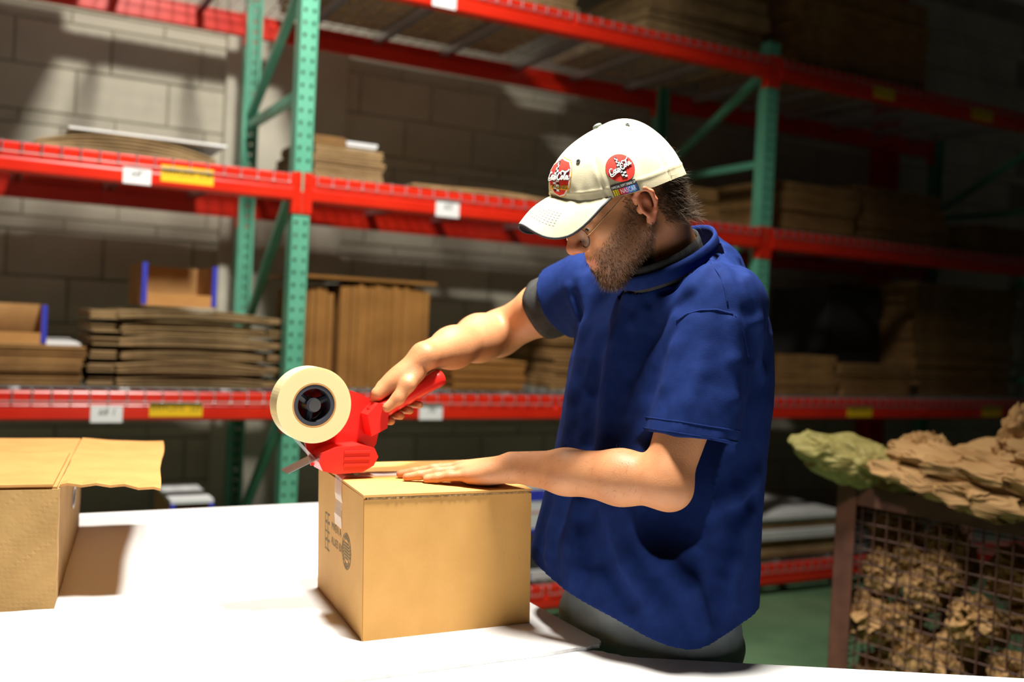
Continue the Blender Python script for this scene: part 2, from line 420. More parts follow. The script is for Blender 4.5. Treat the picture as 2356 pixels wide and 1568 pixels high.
stack(2.60, 3.22, 0.12, 0.92, SHZ[2], [0.07, 0.07, 0.07, 0.07], 4, M['stack_dark'], 'right of the upright behind the man, third shelf', 'flat cartons on the third shelf', 10, 0.03)
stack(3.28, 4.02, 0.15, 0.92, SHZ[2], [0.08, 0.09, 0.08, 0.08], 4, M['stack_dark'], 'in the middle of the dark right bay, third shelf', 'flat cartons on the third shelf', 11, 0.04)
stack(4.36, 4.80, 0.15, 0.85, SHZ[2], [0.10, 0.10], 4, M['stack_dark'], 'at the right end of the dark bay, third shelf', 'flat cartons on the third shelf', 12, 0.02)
# second shelf
z = stack(-1.42, -0.825, 0.14, 0.80, SHZ[1], [0.05, 0.05, 0.05], 6, M['stack_dark'], 'at the left picture edge, second shelf', 'flat cartons on the second shelf', 13, 0.010)
bundle('white_sheet', -0.955, -0.835, 0.16, 0.70, z+0.001, 0.010, 1, M['white_sheet'], 'white sheet beside the leftmost blue-edged bin', 'flat cartons on the second shelf', 14)
z = SHZ[1]
for i in range(6):
    h = 0.0515; r = random.Random(50+i); a = r.uniform(-0.012, 0.012)
    lab = f'bowed bundle of flat cartons left of the bright post, {ORD[i] if i < 5 else "topmost"} of the six'
    b = bundle('flattened_cartons', -0.70+a, -0.125+a+r.uniform(-0.02, 0.01), 0.12+r.uniform(-0.02, 0.02), 0.80, z, h*0.74, 6, M['stack'], lab, 'bowed carton bundles', seed=60+i, bow=0.015, sag=0.004, wave=0.002)
    z += h
    # the short outer flaps of the bundle stick out at both ends, lower than the middle
    f0 = bundle_mesh(0.095, 0.60, h*0.60, 4, seed=80+i).build('end_flap', M['stack'], b, fix=False); f0.location = (-0.575/2-0.052, 0.015, 0.004)
    f1 = bundle_mesh(0.060, 0.60, h*0.55, 4, seed=90+i).build('end_flap', M['stack'], b, fix=False); f1.location = (0.575/2+0.032, 0.02, 0.004)
zbow = z
M['bin_in'] = noisy('bin_kraft', (0.42, 0.22, 0.075), (0.50, 0.28, 0.10), 9, 0.8, 0.1)
def open_bin(u0, u1, n0, n1, z, h, label, group, top=False):
    e = empty('parts_bin', rk((u0+u1)/2, n0, z), RYAW, label, 'storage bin', group); w = u1-u0; d = n1-n0; t = 0.006
    MB().box(-w/2, w/2, 0, d, 0, t).build('bin_floor', M['bin_in'], e)
    MB().box(-w/2, w/2, d-t, d, t, h).build('bin_back', M['bin_in'], e)
    for s in (-1, 1):
        a, b = sorted((s*w/2, s*(w/2-t)))
        sd = MB().box(a, b, 0, d-t, t, h).build('bin_side', M['bin_in'], e)
        c, f = sorted((s*(w/2+0.0012), s*(w/2-0.018)))
        tag(MB().box(c, f, -0.0025, 0.012, t, h).build('edge_band', M['blue_print'], sd), 'blue printed edge')
    lip = MB().box(-w/2+0.02, w/2-0.02, 0, t, t, h*0.30).build('bin_lip', M['kraft_in'], e)
    if top: MB().box(-w/2, w/2, 0.0, d, h, h+0.014).build('bin_lid', M['white_sheet'], e)
open_bin(-0.615, -0.325, 0.18, 0.58, zbow+0.010, 0.172, 'open blue-edged cardboard bin standing on the bowed bundles', 'blue-edged bins')
open_bin(-1.25, -0.955, 0.15, 0.55, SHZ[1]+0.151, 0.150, 'open blue-edged cardboard bin at the left picture edge', 'blue-edged bins')
def standing(u0, u1, n0, h, k, mat, label, seed):
    """upright bundle: sheets standing on edge, rounded at the top"""
    r = random.Random(seed); m = MB(); w = u1-u0; t = w/k
    for i in range(k):
        x0 = -w/2+i*t; x1 = x0+t*r.uniform(0.82, 0.95); hh = h*r.uniform(0.97, 1.0); q = abs((i+0.5)/k*2-1); hh -= 0.03*max(q-0.6, 0)/0.4
        y0 = r.uniform(-0.006, 0.006)
        m.box(x0, x1, y0, 0.45, 0, hh)
    o = m.build('standing_cartons', mat, loc=rk((u0+u1)/2, n0, SHZ[1]), rotz=RYAW, fix=False)
    return tag(o, label, 'carton bundle', 'cartons standing on edge')
M['standing'] = noisy('standing_board', (0.25, 0.105, 0.016), (0.34, 0.150, 0.028), 7, 0.8, 0.2, 60, perobj=0.08)
standing(0.055, 0.190, 0.22, 0.44, 5, M['standing'], 'narrow bundle of cartons standing on edge beside the bright post', 1)
standing(0.212, 0.640, 0.20, 0.47, 16, M['standing'], 'wide bundle of cartons standing on edge behind the raised arm', 2)
bundle('flattened_cartons', 0.03, 0.66, 0.18, 0.75, SHZ[1]+0.4745, 0.014, 2, M['standing'], 'flat carton laid across the two standing bundles', 'cartons standing on edge', 21)
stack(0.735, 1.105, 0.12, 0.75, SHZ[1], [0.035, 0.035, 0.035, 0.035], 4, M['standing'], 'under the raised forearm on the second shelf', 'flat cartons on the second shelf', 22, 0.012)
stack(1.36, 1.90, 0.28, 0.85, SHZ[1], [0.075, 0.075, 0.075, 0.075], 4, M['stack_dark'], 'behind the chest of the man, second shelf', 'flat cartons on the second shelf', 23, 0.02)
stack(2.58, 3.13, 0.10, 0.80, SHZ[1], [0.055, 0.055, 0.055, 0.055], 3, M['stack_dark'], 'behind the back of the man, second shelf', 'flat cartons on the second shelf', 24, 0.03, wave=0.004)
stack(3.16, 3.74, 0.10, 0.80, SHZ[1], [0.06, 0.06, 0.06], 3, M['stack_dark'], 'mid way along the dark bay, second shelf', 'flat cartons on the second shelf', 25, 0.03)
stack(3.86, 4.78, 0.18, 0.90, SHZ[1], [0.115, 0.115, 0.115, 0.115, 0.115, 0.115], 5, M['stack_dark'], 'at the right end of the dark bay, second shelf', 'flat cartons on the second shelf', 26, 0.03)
def carton_box(u0, u1, n0, n1, z, h, mat, label, cat='carton', group=None, lidm=None, prints=()):
    e = empty('closed_carton', rk((u0+u1)/2, n0, z), RYAW, label, cat, group); w = u1-u0; d = n1-n0
    MB().box(-w/2, w/2, 0, d, 0, h-0.004, bev=0.003).build('carton_body', mat, e)
    for a, b in ((0, d/2-0.001), (d/2+0.001, d)): MB().box(-w/2, w/2, a, b, h-0.0035, h).build('top_flap', lidm or mat, e)
    for (a, b, c, q, mm, nm) in prints: MB().box(a-w/2, b-w/2, -0.0015, 0.0, c, q).build(nm, mm, e)
    return e
carton_box(3.36, 3.80, 0.42, 0.92, SHZ[1]+0.186, 0.44, M['dark'], 'dark box behind the stacks of the dark bay', group=None)  # dark box standing in for a dark region behind the stacks
# bottom shelf
open_bin(-0.49, -0.325, 0.06, 0.46, SHZ[0], 0.435, 'white-topped blue-edged bin showing just above the far table edge', 'blue-edged bins', top=True)
M['carton_white'] = noisy('white_carton', (0.55, 0.56, 0.56), (0.66, 0.67, 0.67), 5, 0.6)
M['red_print'] = principled('red_print', (0.55, 0.05, 0.04), 0.6)
carton_box(1.06, 1.275, 0.10, 0.55, SHZ[0]+0.335, 0.125, M['carton_white'], 'white carton with a blue panel, topmost of the pile beside the tan box', group='pile on the bottom shelf', prints=((0.02, 0.185, 0.035, 0.090, M['blue_print'], 'blue_panel'),))
carton_box(1.05, 1.29, 0.09, 0.55, SHZ[0]+0.215, 0.118, M['carton_white'], 'white carton with red and blue lines under the blue-panelled carton', group='pile on the bottom shelf', prints=((0.01, 0.22, 0.100, 0.106, M['red_print'], 'red_line'), (0.01, 0.225, 0.004, 0.026, M['blue_print'], 'blue_line')))
carton_box(1.03, 1.32, 0.08, 0.55, SHZ[0]+0.046, 0.166, M['dark'], 'dark carton in the pile on the bottom shelf', group='pile on the bottom shelf')
carton_box(1.02, 1.40, 0.06, 0.55, SHZ[0], 0.044, M['carton_white'], 'flat white and blue carton at the foot of the pile', group='pile on the bottom shelf', prints=((0.0, 0.14, 0.004, 0.040, M['blue_print'], 'blue_panel'),))
M['white_board'] = noisy('white_flat_board', (0.50, 0.50, 0.49), (0.62, 0.62, 0.60), 6, 0.7)
z = SHZ[0]
for i, (h, w, mt) in enumerate(((0.060, 0.0, M['stack']), (0.050, 0.02, M['stack']), (0.050, -0.01, M['white_board']), (0.045, 0.015, M['stack']), (0.035, 0.0, M['white_board']))):
    bundle('flattened_cartons', 2.55+w, 3.20+w, 0.05+w, 0.75, z, h*0.97, 3, mt, f'flat white-faced cartons behind the wire cart, {ORD[i] if i < 4 else "topmost"} of the low pile', 'white-faced flat cartons', 100+i); z += h
# top shelf
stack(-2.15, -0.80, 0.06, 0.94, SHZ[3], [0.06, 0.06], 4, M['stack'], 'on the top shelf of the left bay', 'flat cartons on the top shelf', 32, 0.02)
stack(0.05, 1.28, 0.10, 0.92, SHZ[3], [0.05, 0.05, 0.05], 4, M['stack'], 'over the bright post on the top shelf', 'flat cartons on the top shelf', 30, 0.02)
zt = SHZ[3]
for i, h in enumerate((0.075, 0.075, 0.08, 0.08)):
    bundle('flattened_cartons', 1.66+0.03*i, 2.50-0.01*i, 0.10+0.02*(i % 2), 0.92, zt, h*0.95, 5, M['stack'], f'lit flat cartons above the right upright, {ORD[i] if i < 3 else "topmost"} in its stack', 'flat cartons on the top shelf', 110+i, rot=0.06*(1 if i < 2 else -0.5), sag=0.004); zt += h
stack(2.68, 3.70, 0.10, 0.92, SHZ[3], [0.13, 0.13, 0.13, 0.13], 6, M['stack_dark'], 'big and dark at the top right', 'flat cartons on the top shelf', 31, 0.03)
# ================================================================ packing tables
TZ = 0.85
def table(name, poly, z0, z1, loc, rot, label, legs, frame, worn=False):
    e = empty(name, loc, rot, label, 'table', 'white packing tables')
    m = MB(); n = len(poly)
    v = [(x, y, z0) for x, y in poly] + [(x, y, z1) for x, y in poly]
    m.add(v, [tuple(range(n, 2*n)), tuple(range(n))[::-1]], 0)
    m.add(v, [(i, (i+1) % n, n+(i+1) % n, n+i) for i in range(n)], 1)
    m.build('table_top', [M['laminate'], M['lam_edge']], e)
    x0, x1, y0, y1 = frame
    for a, b, c, d in ((x0, x1, y0, y0+0.03), (x0, x1, y1-0.03, y1), (x0, x0+0.03, y0, y1), (x1-0.03, x1, y0, y1)):
        MB().box(a, b, c, d, z0-0.075, z0-0.001).build('apron', M['steel'], e)
    for x, y in legs:
        lg = MB().box(x-0.02, x+0.02, y-0.02, y+0.02, 0.02, z0-0.001, bev=0.004).build('leg', M['steel'], e)
        MB().tube([(x, y, 0.0), (x, y, 0.022)], 0.026, 12).build('foot', M['black'], lg)
ta = math.atan2(0.483, 0.875)
r = random.Random(3)
corner = [(-0.060, 0.003), (-0.045, -0.002), (-0.028, 0.004), (-0.016, 0.002), (-0.010, 0.010), (-0.003, 0.016), (0.001, 0.030), (-0.002, 0.048)]
table('packing_table', [(-2.3, 0.0), (-0.40, 0.0), (-0.20, 0.0015), (-0.13, -0.001)] + corner + [(-0.002, 0.4), (-0.004, 1.354), (-2.3, 1.354)], TZ-0.006, TZ, (0.192, 1.716, 0), ta,
      'white packing table with a chipped corner under the cartons', [(-2.2, 1.25), (-0.10, 1.25), (-2.2, 0.62), (-0.16, 0.62)], (-2.25, -0.05, 0.60, 1.30))
edge = [(1.9, 1.652), (0.9, 1.664), (0.235, 1.673), (0.215, 1.676), (0.205, 1.684), (0.190, 1.688), (0.182, 1.696), (0.165, 1.699), (0.14, 1.690), (0.10, 1.675)]
table('packing_table', [(-0.95, 0.72), (1.9, 0.72)] + edge + [(-0.95, 1.675-0.50)], TZ-0.0270, TZ-0.0065, (0, 0, 0), 0.0,
      'white packing table across the foreground at the lower right', [(1.8, 1.56), (1.8, 0.80), (-0.85, 0.80), (-0.85, 0.97)], (-0.90, 1.85, 0.76, 0.95))

# ================================================================ tan carton being taped
BA = np.array([-0.227, 1.664, TZ]); BB = np.array([0.058, 1.815, TZ]); BD = np.array([-0.364, 1.981, TZ]); BH = 0.247
BEX, BEY = BB-BA, BD-BA; WX, WY = np.linalg.norm(BEX), np.linalg.norm(BEY)
def bx_pt(a, b, z):
    """a, b in metres along front and side, z above the table"""
    return BA + BEX*(a/WX) + BEY*(b/WY) + np.array([-0.009*(z/BH), 0, z])
def hexa(mb, a0, a1, b0, b1, z0, z1, pt, mi=0, edge_mi=None, dz=(0, 0, 0, 0)):
    v = [pt(a, b, z + (0 if k == 0 else 0)) for k, z in enumerate((z0, z1)) for b in (b0, b1) for a in (a0, a1)]
    f = [(0, 2, 3, 1), (4, 5, 7, 6), (0, 1, 5, 4), (2, 6, 7, 3), (0, 4, 6, 2), (1, 3, 7, 5)]
    mb.add(v, f, mi)
    return mb
car = empty('tan_carton', tuple(BA), 0, 'clean tan carton being taped on the white table', 'carton')
def cpart(name, mat, mb, parent=None):
    o = mb.build(name, mat); o.parent = parent or car
    o.matrix_parent_inverse = Matrix.Identity(4)
    ofs = Vector(BA) if (parent is None or parent is car) else Vector((0, 0, 0))
    o.data.transform(Matrix.Translation(-Vector(BA)))
    return o
t = 0.0045
cpart('bottom_panel', M['kraft'], hexa(MB(), t, WX-t, t, WY-t, 0.001, 0.006, bx_pt))
front = cpart('front_panel', M['kraft'], hexa(MB(), 0.0015, WX, 0, t, 0.0, BH-0.0085, bx_pt))
back = cpart('back_panel', M['kraft'], hexa(MB(), 0, WX, WY-t, WY, 0.0, BH-0.006, bx_pt))
left = cpart('side_panel', M['kraft'], hexa(MB(), 0, t, 0.0015, WY-t, 0.0, BH-0.0045, bx_pt))
right = cpart('side_panel', M['kraft'], hexa(MB(), WX-t, WX, t, WY-t, 0.0, BH-0.0045, bx_pt))
# inner short flaps folded down under the top
cpart('inner_flap', M['kraft_in'], hexa(MB(), t, 0.15, 0.006, WY-0.006, BH-0.0125, BH-0.0085, bx_pt))
cpart('inner_flap', M['kraft_in'], hexa(MB(), WX-0.15, WX-t, 0.006, WY-0.006, BH-0.0125, BH-0.0085, bx_pt))
# corrugated raw edge showing under the front flap
ed = MB(); seg = 60
for i in range(seg):
    a0 = 0.006 + (WX-0.010)*i/seg; a1 = 0.006 + (WX-0.010)*(i+1)/seg; o_ = r.uniform(0.0005, 0.0022)
    hexa(ed, a0, a1, -o_, 0.01, BH-0.0080, BH-0.0048, bx_pt)
cpart('corrugated_edge', M['kraft_edge'], ed)
def flap(b0, b1, lift0, lift1, name):
    na, nb = 18, 10; P = np.zeros((2, na+1, nb+1, 3))
    for i in range(na+1):
        for j in range(nb+1):
            q = j/nb; a = WX*i/na; b = b0+(b1-b0)*q; l = lift0+(lift1-lift0)*q + 0.002*math.sin(i/na*math.pi)*math.sin(q*math.pi)
            for k, zz in enumerate((BH-0.0042, BH)): P[k, i, j] = bx_pt(a, b, zz+l)
    m = MB(); m.grid(P[1]); m.grid(P[0])
    rim = [(i, 0) for i in range(na)] + [(na, j) for j in range(nb)] + [(i, nb) for i in range(na, 0, -1)] + [(0, j) for j in range(nb, 0, -1)]
    v = [P[k][i, j] for k in (0, 1) for i, j in rim]; n = len(rim)
    m.add(v, [(i, (i+1) % n, n+(i+1) % n, n+i) for i in range(n)])
    o = cpart(name, M['kraft'], m); return o
flap(-0.0022, WY*0.5-0.0006, 0.0, 0.0015, 'top_flap'); flap(WY*0.5+0.0006, WY+0.001, 0.004, 0.001, 'top_flap')
# clear tape: along the seam and down the left side
M['clear_tape'] = principled('clear_tape', (0.86, 0.86, 0.85), 0.12); M['clear_tape'].node_tree.nodes['Principled BSDF'].inputs['Alpha'].default_value = 0.38
def strip(b0, b1, pts):
    P = np.array([[bx_pt(a, b0, z), bx_pt(a, b1, z)] for a, z in pts]); return MB().grid(P)
pts = [(-0.0012, BH-0.088+0.01*0)] + [(-0.0012-0.0014*math.sin(k*1.7), BH-0.080+k*0.0125) for k in range(6)] + [(-0.0008, BH+0.003), (0.006, BH+0.0070)] + [(0.02+k*0.03, BH+0.0068-0.0002*k) for k in range(9)]
tp = cpart('packing_tape', M['clear_tape'], strip(WY*0.5-0.026, WY*0.5+0.026, pts)); tag(tp, 'clear packing tape')
# printed stamp and lettering on the left side
def side_print(V, F, bc, zc, parent, name, mat):
    P = np.array([bx_pt(-0.0006, bc - x, zc + y) for x, y in V[:, :2]]) - BA
    o = MB().add(P, F).build(name, mat, parent, fix=False); return o
def disc_print():
    m = MB(); 
    for r0, r1, n in ((0.0300, 0.0325, 40), (0.0215, 0.0235, 36)):
        v = [(rr*math.cos(2*math.pi*k/n), rr*math.sin(2*math.pi*k/n), 0) for k in range(n) for rr in (r0, r1)]
        m.add(v, [(2*k, 2*k+1, (2*k+3) % (2*n), (2*k+2) % (2*n)) for k in range(n)])
    for k in range(26):   # ring of small letters
        a = 2*math.pi*k/26; c, s = math.cos(a), math.sin(a)
        if k % 7 == 3: continue
        m.add([(c*0.0245-s*0.002, s*0.0245+c*0.002, 0), (c*0.0245+s*0.002, s*0.0245-c*0.002, 0), (c*0.029+s*0.0016, s*0.029-c*0.0016, 0), (c*0.029-s*0.0016, s*0.029+c*0.0016, 0)], [(0, 1, 2, 3)])
    for i, w in enumerate((0.013, 0.017, 0.018, 0.0175, 0.016, 0.012)):
        y = 0.0135-i*0.0052; m.add([(-w, y-0.0016, 0), (w, y-0.0016, 0), (w, y+0.0012, 0), (-w, y+0.0012, 0)], [(0, 1, 2, 3)])
    return np.array(m.v), m.f
V, F = disc_print(); side_print(V, F, 0.112, 0.126, left, 'round_stamp', M['ink_grey'])
V, F = text_mesh('MVEN A', 0.021); side_print(V, F, 0.190, 0.148, left, 'printed_lettering', M['ink_grey'])
V, F = text_mesh('ALLIED BX', 0.021, xs=0.86); side_print(V, F, 0.186, 0.121, left, 'printed_lettering', M['ink_grey'])
m = MB()
for k in range(5):
    y = 0.034-k*0.017
    for x0, x1 in ((-0.018, -0.004), (0.0, 0.017)): m.add([(x0, y, 0), (x1, y, 0), (x1, y+0.003+0.003*(k % 2), 0), (x0, y+0.003, 0)], [(0, 1, 2, 3)])
for x in (-0.019, 0.002): m.add([(x, -0.034, 0), (x+0.0022, -0.034, 0), (x+0.0022, 0.036, 0), (x, 0.036, 0)], [(0, 1, 2, 3)])
side_print(np.array(m.v), m.f, 0.262, 0.128, left, 'printed_symbols', M['ink_grey'])

# ================================================================ worn open carton at the left
OA = np.array([-0.790, 1.761, TZ]); oex = np.array([0.925, 0.380, 0]); oey = np.array([-0.345, 0.9386, 0]); OW, OD, OH = 0.345, 0.68, 0.217
def op_pt(a, b, z):   # a runs left from the near right corner, b back
    return OA - oex*a + oey*b + np.array([0, 0, z])
oc = empty('worn_carton', tuple(OA), 0, 'worn brown carton with one flap out, at the left picture edge', 'carton')
def opart(name, mat, mb, parent=None):
    o = mb.build(name, mat); o.data.transform(Matrix.Translation(-Vector(OA))); o.parent = parent or oc; return o
def wavy(a0, a1, b0, b1, z0, z1, n1, n2, axis, amp, seed, th=0.004):
    """a panel with dents; axis is the thickness direction 'a', 'b' or 'z'"""
    rr = random.Random(seed); waves = [(rr.uniform(4, 16), rr.uniform(4, 16), rr.uniform(0, 6), rr.uniform(0.3, 1)) for _ in range(6)]
    def disp(p, q): return amp*sum(w[3]*abs(math.sin(w[0]*p+w[1]*q+w[2])) for w in waves)/3 - amp
    P = np.zeros((2, n1+1, n2+1, 3))
    for i in range(n1+1):
        for j in range(n2+1):
            p, q = i/n1, j/n2; d = disp(p, q)
            for k in (0, 1):
                s = d + (th if k else 0)
                if axis == 'b': P[k, i, j] = op_pt(a0+(a1-a0)*p, b0+s, z0+(z1-z0)*q)
                elif axis == 'a': P[k, i, j] = op_pt(a0+s, b0+(b1-b0)*p, z0+(z1-z0)*q)
                else: P[k, i, j] = op_pt(a0+(a1-a0)*p, b0+(b1-b0)*q, z0+s)
    m = MB(); m.grid(P[0]); m.grid(P[1])
    rim = [(i, 0) for i in range(n1)] + [(n1, j) for j in range(n2)] + [(i, n2) for i in range(n1, 0, -1)] + [(0, j) for j in range(n2, 0, -1)]
    n = len(rim); m.add([P[k][i, j] for k in (0, 1) for i, j in rim], [(i, (i+1) % n, n+(i+1) % n, n+i) for i in range(n)])
    return m
opart('front_panel', M['kraft_old'], wavy(0, OW, 0, 0, 0.0, OH-0.004, 44, 30, 'b', 0.007, 2))
opart('back_panel', M['kraft_old'], wavy(0, OW, OD-0.004, 0, 0.0, OH-0.004, 8, 6, 'b', 0.002, 3))
sp = opart('side_panel', M['kraft_old'], wavy(0.0, 0, 0.006, OD-0.006, 0.0, OH-0.004, 20, 10, 'a', 0.002, 4))
opart('side_panel', M['kraft_old'], wavy(OW-0.004, 0, 0.006, OD-0.006, 0.0, OH-0.004, 10, 6, 'a', 0.002, 5))
opart('bottom_panel', M['kraft_old'], wavy(0.004, OW-0.004, 0.004, OD-0.004, 0.001, 0, 4, 4, 'z', 0.0005, 6))
opart('inner_flap', M['kraft_in'], wavy(0.004, OW, 0.004, OD, OH-0.004, 0, 10, 16, 'z', 0.001, 7))
opart('top_flap', M['kraft_in'], wavy(0.010, OW, -0.002, OD*0.60, OH+0.001, 0, 14, 14, 'z', 0.0016, 8))
# the flap that stands out to the right
P = np.zeros((2, 15, 25, 3)); rr = random.Random(9)
for i in range(15):
    for j in range(25):
        p, q = i/14, j/24
        l = 0.168 + 0.018*q + 0.0025*math.sin(9*q+1)*(p > 0.9); b = 0.012 + (OD-0.020)*q + 0.010*(p**2)*(1 if q > 0.5 else -1) + 0.002*math.sin(14*p)*(j in (0, 24))
        z = OH + 0.002 - 0.009*p + 0.004*math.sin(p*3.1)*math.cos(q*4) + (0.002*math.sin(22*p) if j in (0, 1) else 0)
        for k in (0, 1): P[k, i, j] = op_pt(-l*p, b, z - (0.0045 if k == 0 else 0))
m = MB(); m.grid(P[0]); m.grid(P[1])
rim = [(i, 0) for i in range(14)] + [(14, j) for j in range(24)] + [(i, 24) for i in range(14, 0, -1)] + [(0, j) for j in range(24, 0, -1)]
n = len(rim); m.add([P[k][i, j] for k in (0, 1) for i, j in rim], [(i, (i+1) % n, n+(i+1) % n, n+i) for i in range(n)])
opart('side_flap', M['kraft_in'], m)
v = [op_pt(-0.0012, OD*0.62+0.045*math.cos(k/16*2*math.pi), OH*0.56+0.017*math.sin(k/16*2*math.pi)) - OA for k in range(16)]
hh = MB().add(v, [tuple(range(16))]).build('hand_hole', M['dark'], sp, fix=False)
v = []; 
for k in range(16):
    c, s = math.cos(k/16*2*math.pi), math.sin(k/16*2*math.pi)
    v += [op_pt(-0.0016, OD*0.62+0.045*c, OH*0.56+0.017*s) - OA, op_pt(-0.0016, OD*0.62+0.054*c, OH*0.56+0.024*s) - OA]
tag(MB().add(v, [(2*k, 2*k+1, (2*k+3) % 32, (2*k+2) % 32) for k in range(16)]).build('hole_rim', M['paper_white'], sp, fix=False), 'torn white rim of the hand hole')

# ================================================================ wire cart with waste paper
KA = np.array([1.03, 3.08]); kd = np.array([0.631, -0.776]); kp = np.array([0.776, 0.631]); KL, KW, KZ = 1.15, 0.75, 0.955
ka = math.atan2(kd[1], kd[0])
ct = empty('wire_cart', (KA[0], KA[1], 0), ka, 'rust-brown wire mesh cart full of crumpled paper', 'cart')   # local x along kd, y along kp
def angle_post(x, y, sx, sy):
    m = MB(); a, b = sorted((x, x+sx*0.068)); c, d = sorted((y, y+sy*0.005)); m.box(a, b, c, d, 0.12, KZ, bev=0.0015)
    a, b = sorted((x, x+sx*0.005)); c, d = sorted((y, y+sy*0.068)); m.box(a, b, c, d, 0.12, KZ, bev=0.0015)
    m.build('corner_post', M['rust'], ct)
for x, sx in ((0, 1), (KL, -1)):
    for y, sy in ((0, 1), (KW, -1)): angle_post(x, y, sx, sy)
for y0, y1 in ((0.006, 0.012), (KW-0.012, KW-0.006)):
    for z0, z1 in ((KZ-0.062, KZ-0.004), (0.14, 0.19)): MB().box(0.008, KL-0.008, y0, y1, z0, z1, bev=0.001).build('rail', M['rust'], ct)
for x0, x1 in ((0.006, 0.012), (KL-0.012, KL-0.006)):
    for z0, z1 in ((KZ-0.062, KZ-0.004), (0.14, 0.19)): MB().box(x0, x1, 0.014, KW-0.014, z0, z1, bev=0.001).build('rail', M['rust'], ct)
MB().box(0.01, KL-0.01, 0.01, KW-0.01, 0.13, 0.139).build('tray', M['rust'], ct)
def panel(axis, at, length):
    m = MB(); s = 0.040; nx = int(length/s)
    for i in range(1, nx):
        p = length*i/nx; a = (p, at, 0.17) if axis == 'x' else (at, p, 0.17); m.tube([a, (a[0], a[1], KZ-0.03)], 0.0026, 5)
    z = 0.20
    while z < KZ-0.07:
        a = (0.01, at+0.004, z) if axis == 'x' else (at+0.004, 0.01, z); b = (length-0.01, at+0.004, z) if axis == 'x' else (at+0.004, length-0.01, z)
        m.tube([a, b], 0.0026, 5); z += s
    tag(m.build('mesh_panel', M['rust_wire'], ct, fix=False), kind='stuff')
panel('x', 0.016, KL); panel('x', KW-0.020, KL); panel('y', 0.016, KW); panel('y', KL-0.020, KW)
for x in (0.10, KL-0.10):
    for y in (0.10, KW-0.10):
        c = MB().tube([(x, y-0.018, 0.055), (x, y+0.018, 0.055)], 0.055, 20).build('caster_wheel', M['black'], ct)
        MB().box(x-0.03, x+0.03, y-0.028, y-0.020, 0.05, 0.128).box(x-0.03, x+0.03, y+0.020, y+0.028, 0.05, 0.128).build('caster_fork', M['steel'], c)
def kpt(x, y, z): return (KA[0]+kd[0]*x+kp[0]*y, KA[1]+kd[1]*x+kp[1]*y, z)

ICO = {}
def ico(sub):
    if sub not in ICO:
        bm = bmesh.new(); bmesh.ops.create_icosphere(bm, subdivisions=sub, radius=1); bm.verts.index_update()
        ICO[sub] = (np.array([q.co[:] for q in bm.verts]), [tuple(x.index for x in f.verts) for f in bm.faces]); bm.free()
    return ICO[sub]
def crumple(loc, size, seed, mat, label, group, rot=(0, 0, 0), sub=4, amp=1.0, name='crumpled_paper', fr=2.2):
    g = random.Random(seed); V, F = ico(sub); o_ = Vector((g.uniform(0, 90), g.uniform(0, 90), g.uniform(0, 90))); sz = Vector(size)/max(size)
    W = np.zeros_like(V)
    for i, p in enumerate(V):
        v = Vector(p); q = Vector((v.x*sz.x, v.y*sz.y, v.z*sz.z))*fr + o_
        r1 = 1-2*abs(noise.noise(q)); r2 = 1-2*abs(noise.noise(q*2.3)); r3 = 1-2*abs(noise.noise(q*5.1))
        k = 1 + amp*(0.32*r1 + 0.17*r2 + 0.08*r3 - 0.22)
        t = noise.noise_vector(q*1.4)*0.22*amp
        W[i] = (v.x*k+t.x, v.y*k+t.y, v.z*k+t.z)
    V = W*np.array(size)
    E = Matrix.Rotation(rot[2], 3, 'Z') @ Matrix.Rotation(rot[1], 3, 'Y') @ Matrix.Rotation(rot[0], 3, 'X')
    V = V@np.array(E).T
    o = MB().add(V, F).build(name, mat, loc=loc, fix=False)
    return tag(o, label, 'crumpled paper', group)
crumple(kpt(0.035, 0.03, 1.020), (0.180, 0.095, 0.070), 4, M['paper_green'], 'olive-tinted paper roll lying on the left corner of the wire cart', 'paper heaped on the cart', (0, 0.26, ka+0.80), sub=5, fr=2.2, amp=0.55)
M['paper_roll'] = M['paper_green']
def sheet(loc, w, h, seed, rot, mat, label, group, amp=0.06, curl=0.0, n=44, folds=22):
    """a crumpled sheet of kraft paper with crisp creases and a little thickness"""
    g = np.random.default_rng(seed); U, Vv = np.meshgrid(np.linspace(-1, 1, n), np.linspace(-1, 1, n), indexing='ij')
    Q = np.stack([U, Vv], -1); d = g.normal(size=(folds, 2)); d /= np.linalg.norm(d, axis=1)[:, None]; c = g.uniform(-0.9, 0.9, folds); a = g.normal(size=folds)
    f = np.abs(Q@d.T - c)*a
    z = f.sum(-1); z = (z-z.mean())/max(z.std(), 1e-6)*amp
    gx = g.normal(size=folds); x = U*w/2 + (np.abs(Q@d.T-c)*gx).sum(-1)/folds*0.25*w
    gy = g.normal(size=folds); y = Vv*h/2 + (np.abs(Q@d.T-c)*gy).sum(-1)/folds*0.25*h
    z = z + curl*(U**2) - curl*0.5*(Vv**2)
    P = np.stack([x, y, z], -1); P -= P.mean((0, 1)) 
    E = np.array(Matrix.Rotation(rot[2], 3, 'Z') @ Matrix.Rotation(rot[1], 3, 'Y') @ Matrix.Rotation(rot[0], 3, 'X'))
    P = P@E.T; m = MB(); m.grid(P)
    o = m.build('crumpled_paper', mat, loc=loc, fix=False)
    md = o.modifiers.new('thick', 'SOLIDIFY'); md.thickness = 0.0015
    return tag(o, label, 'crumpled paper', group)
GP = 'paper heaped on the cart'
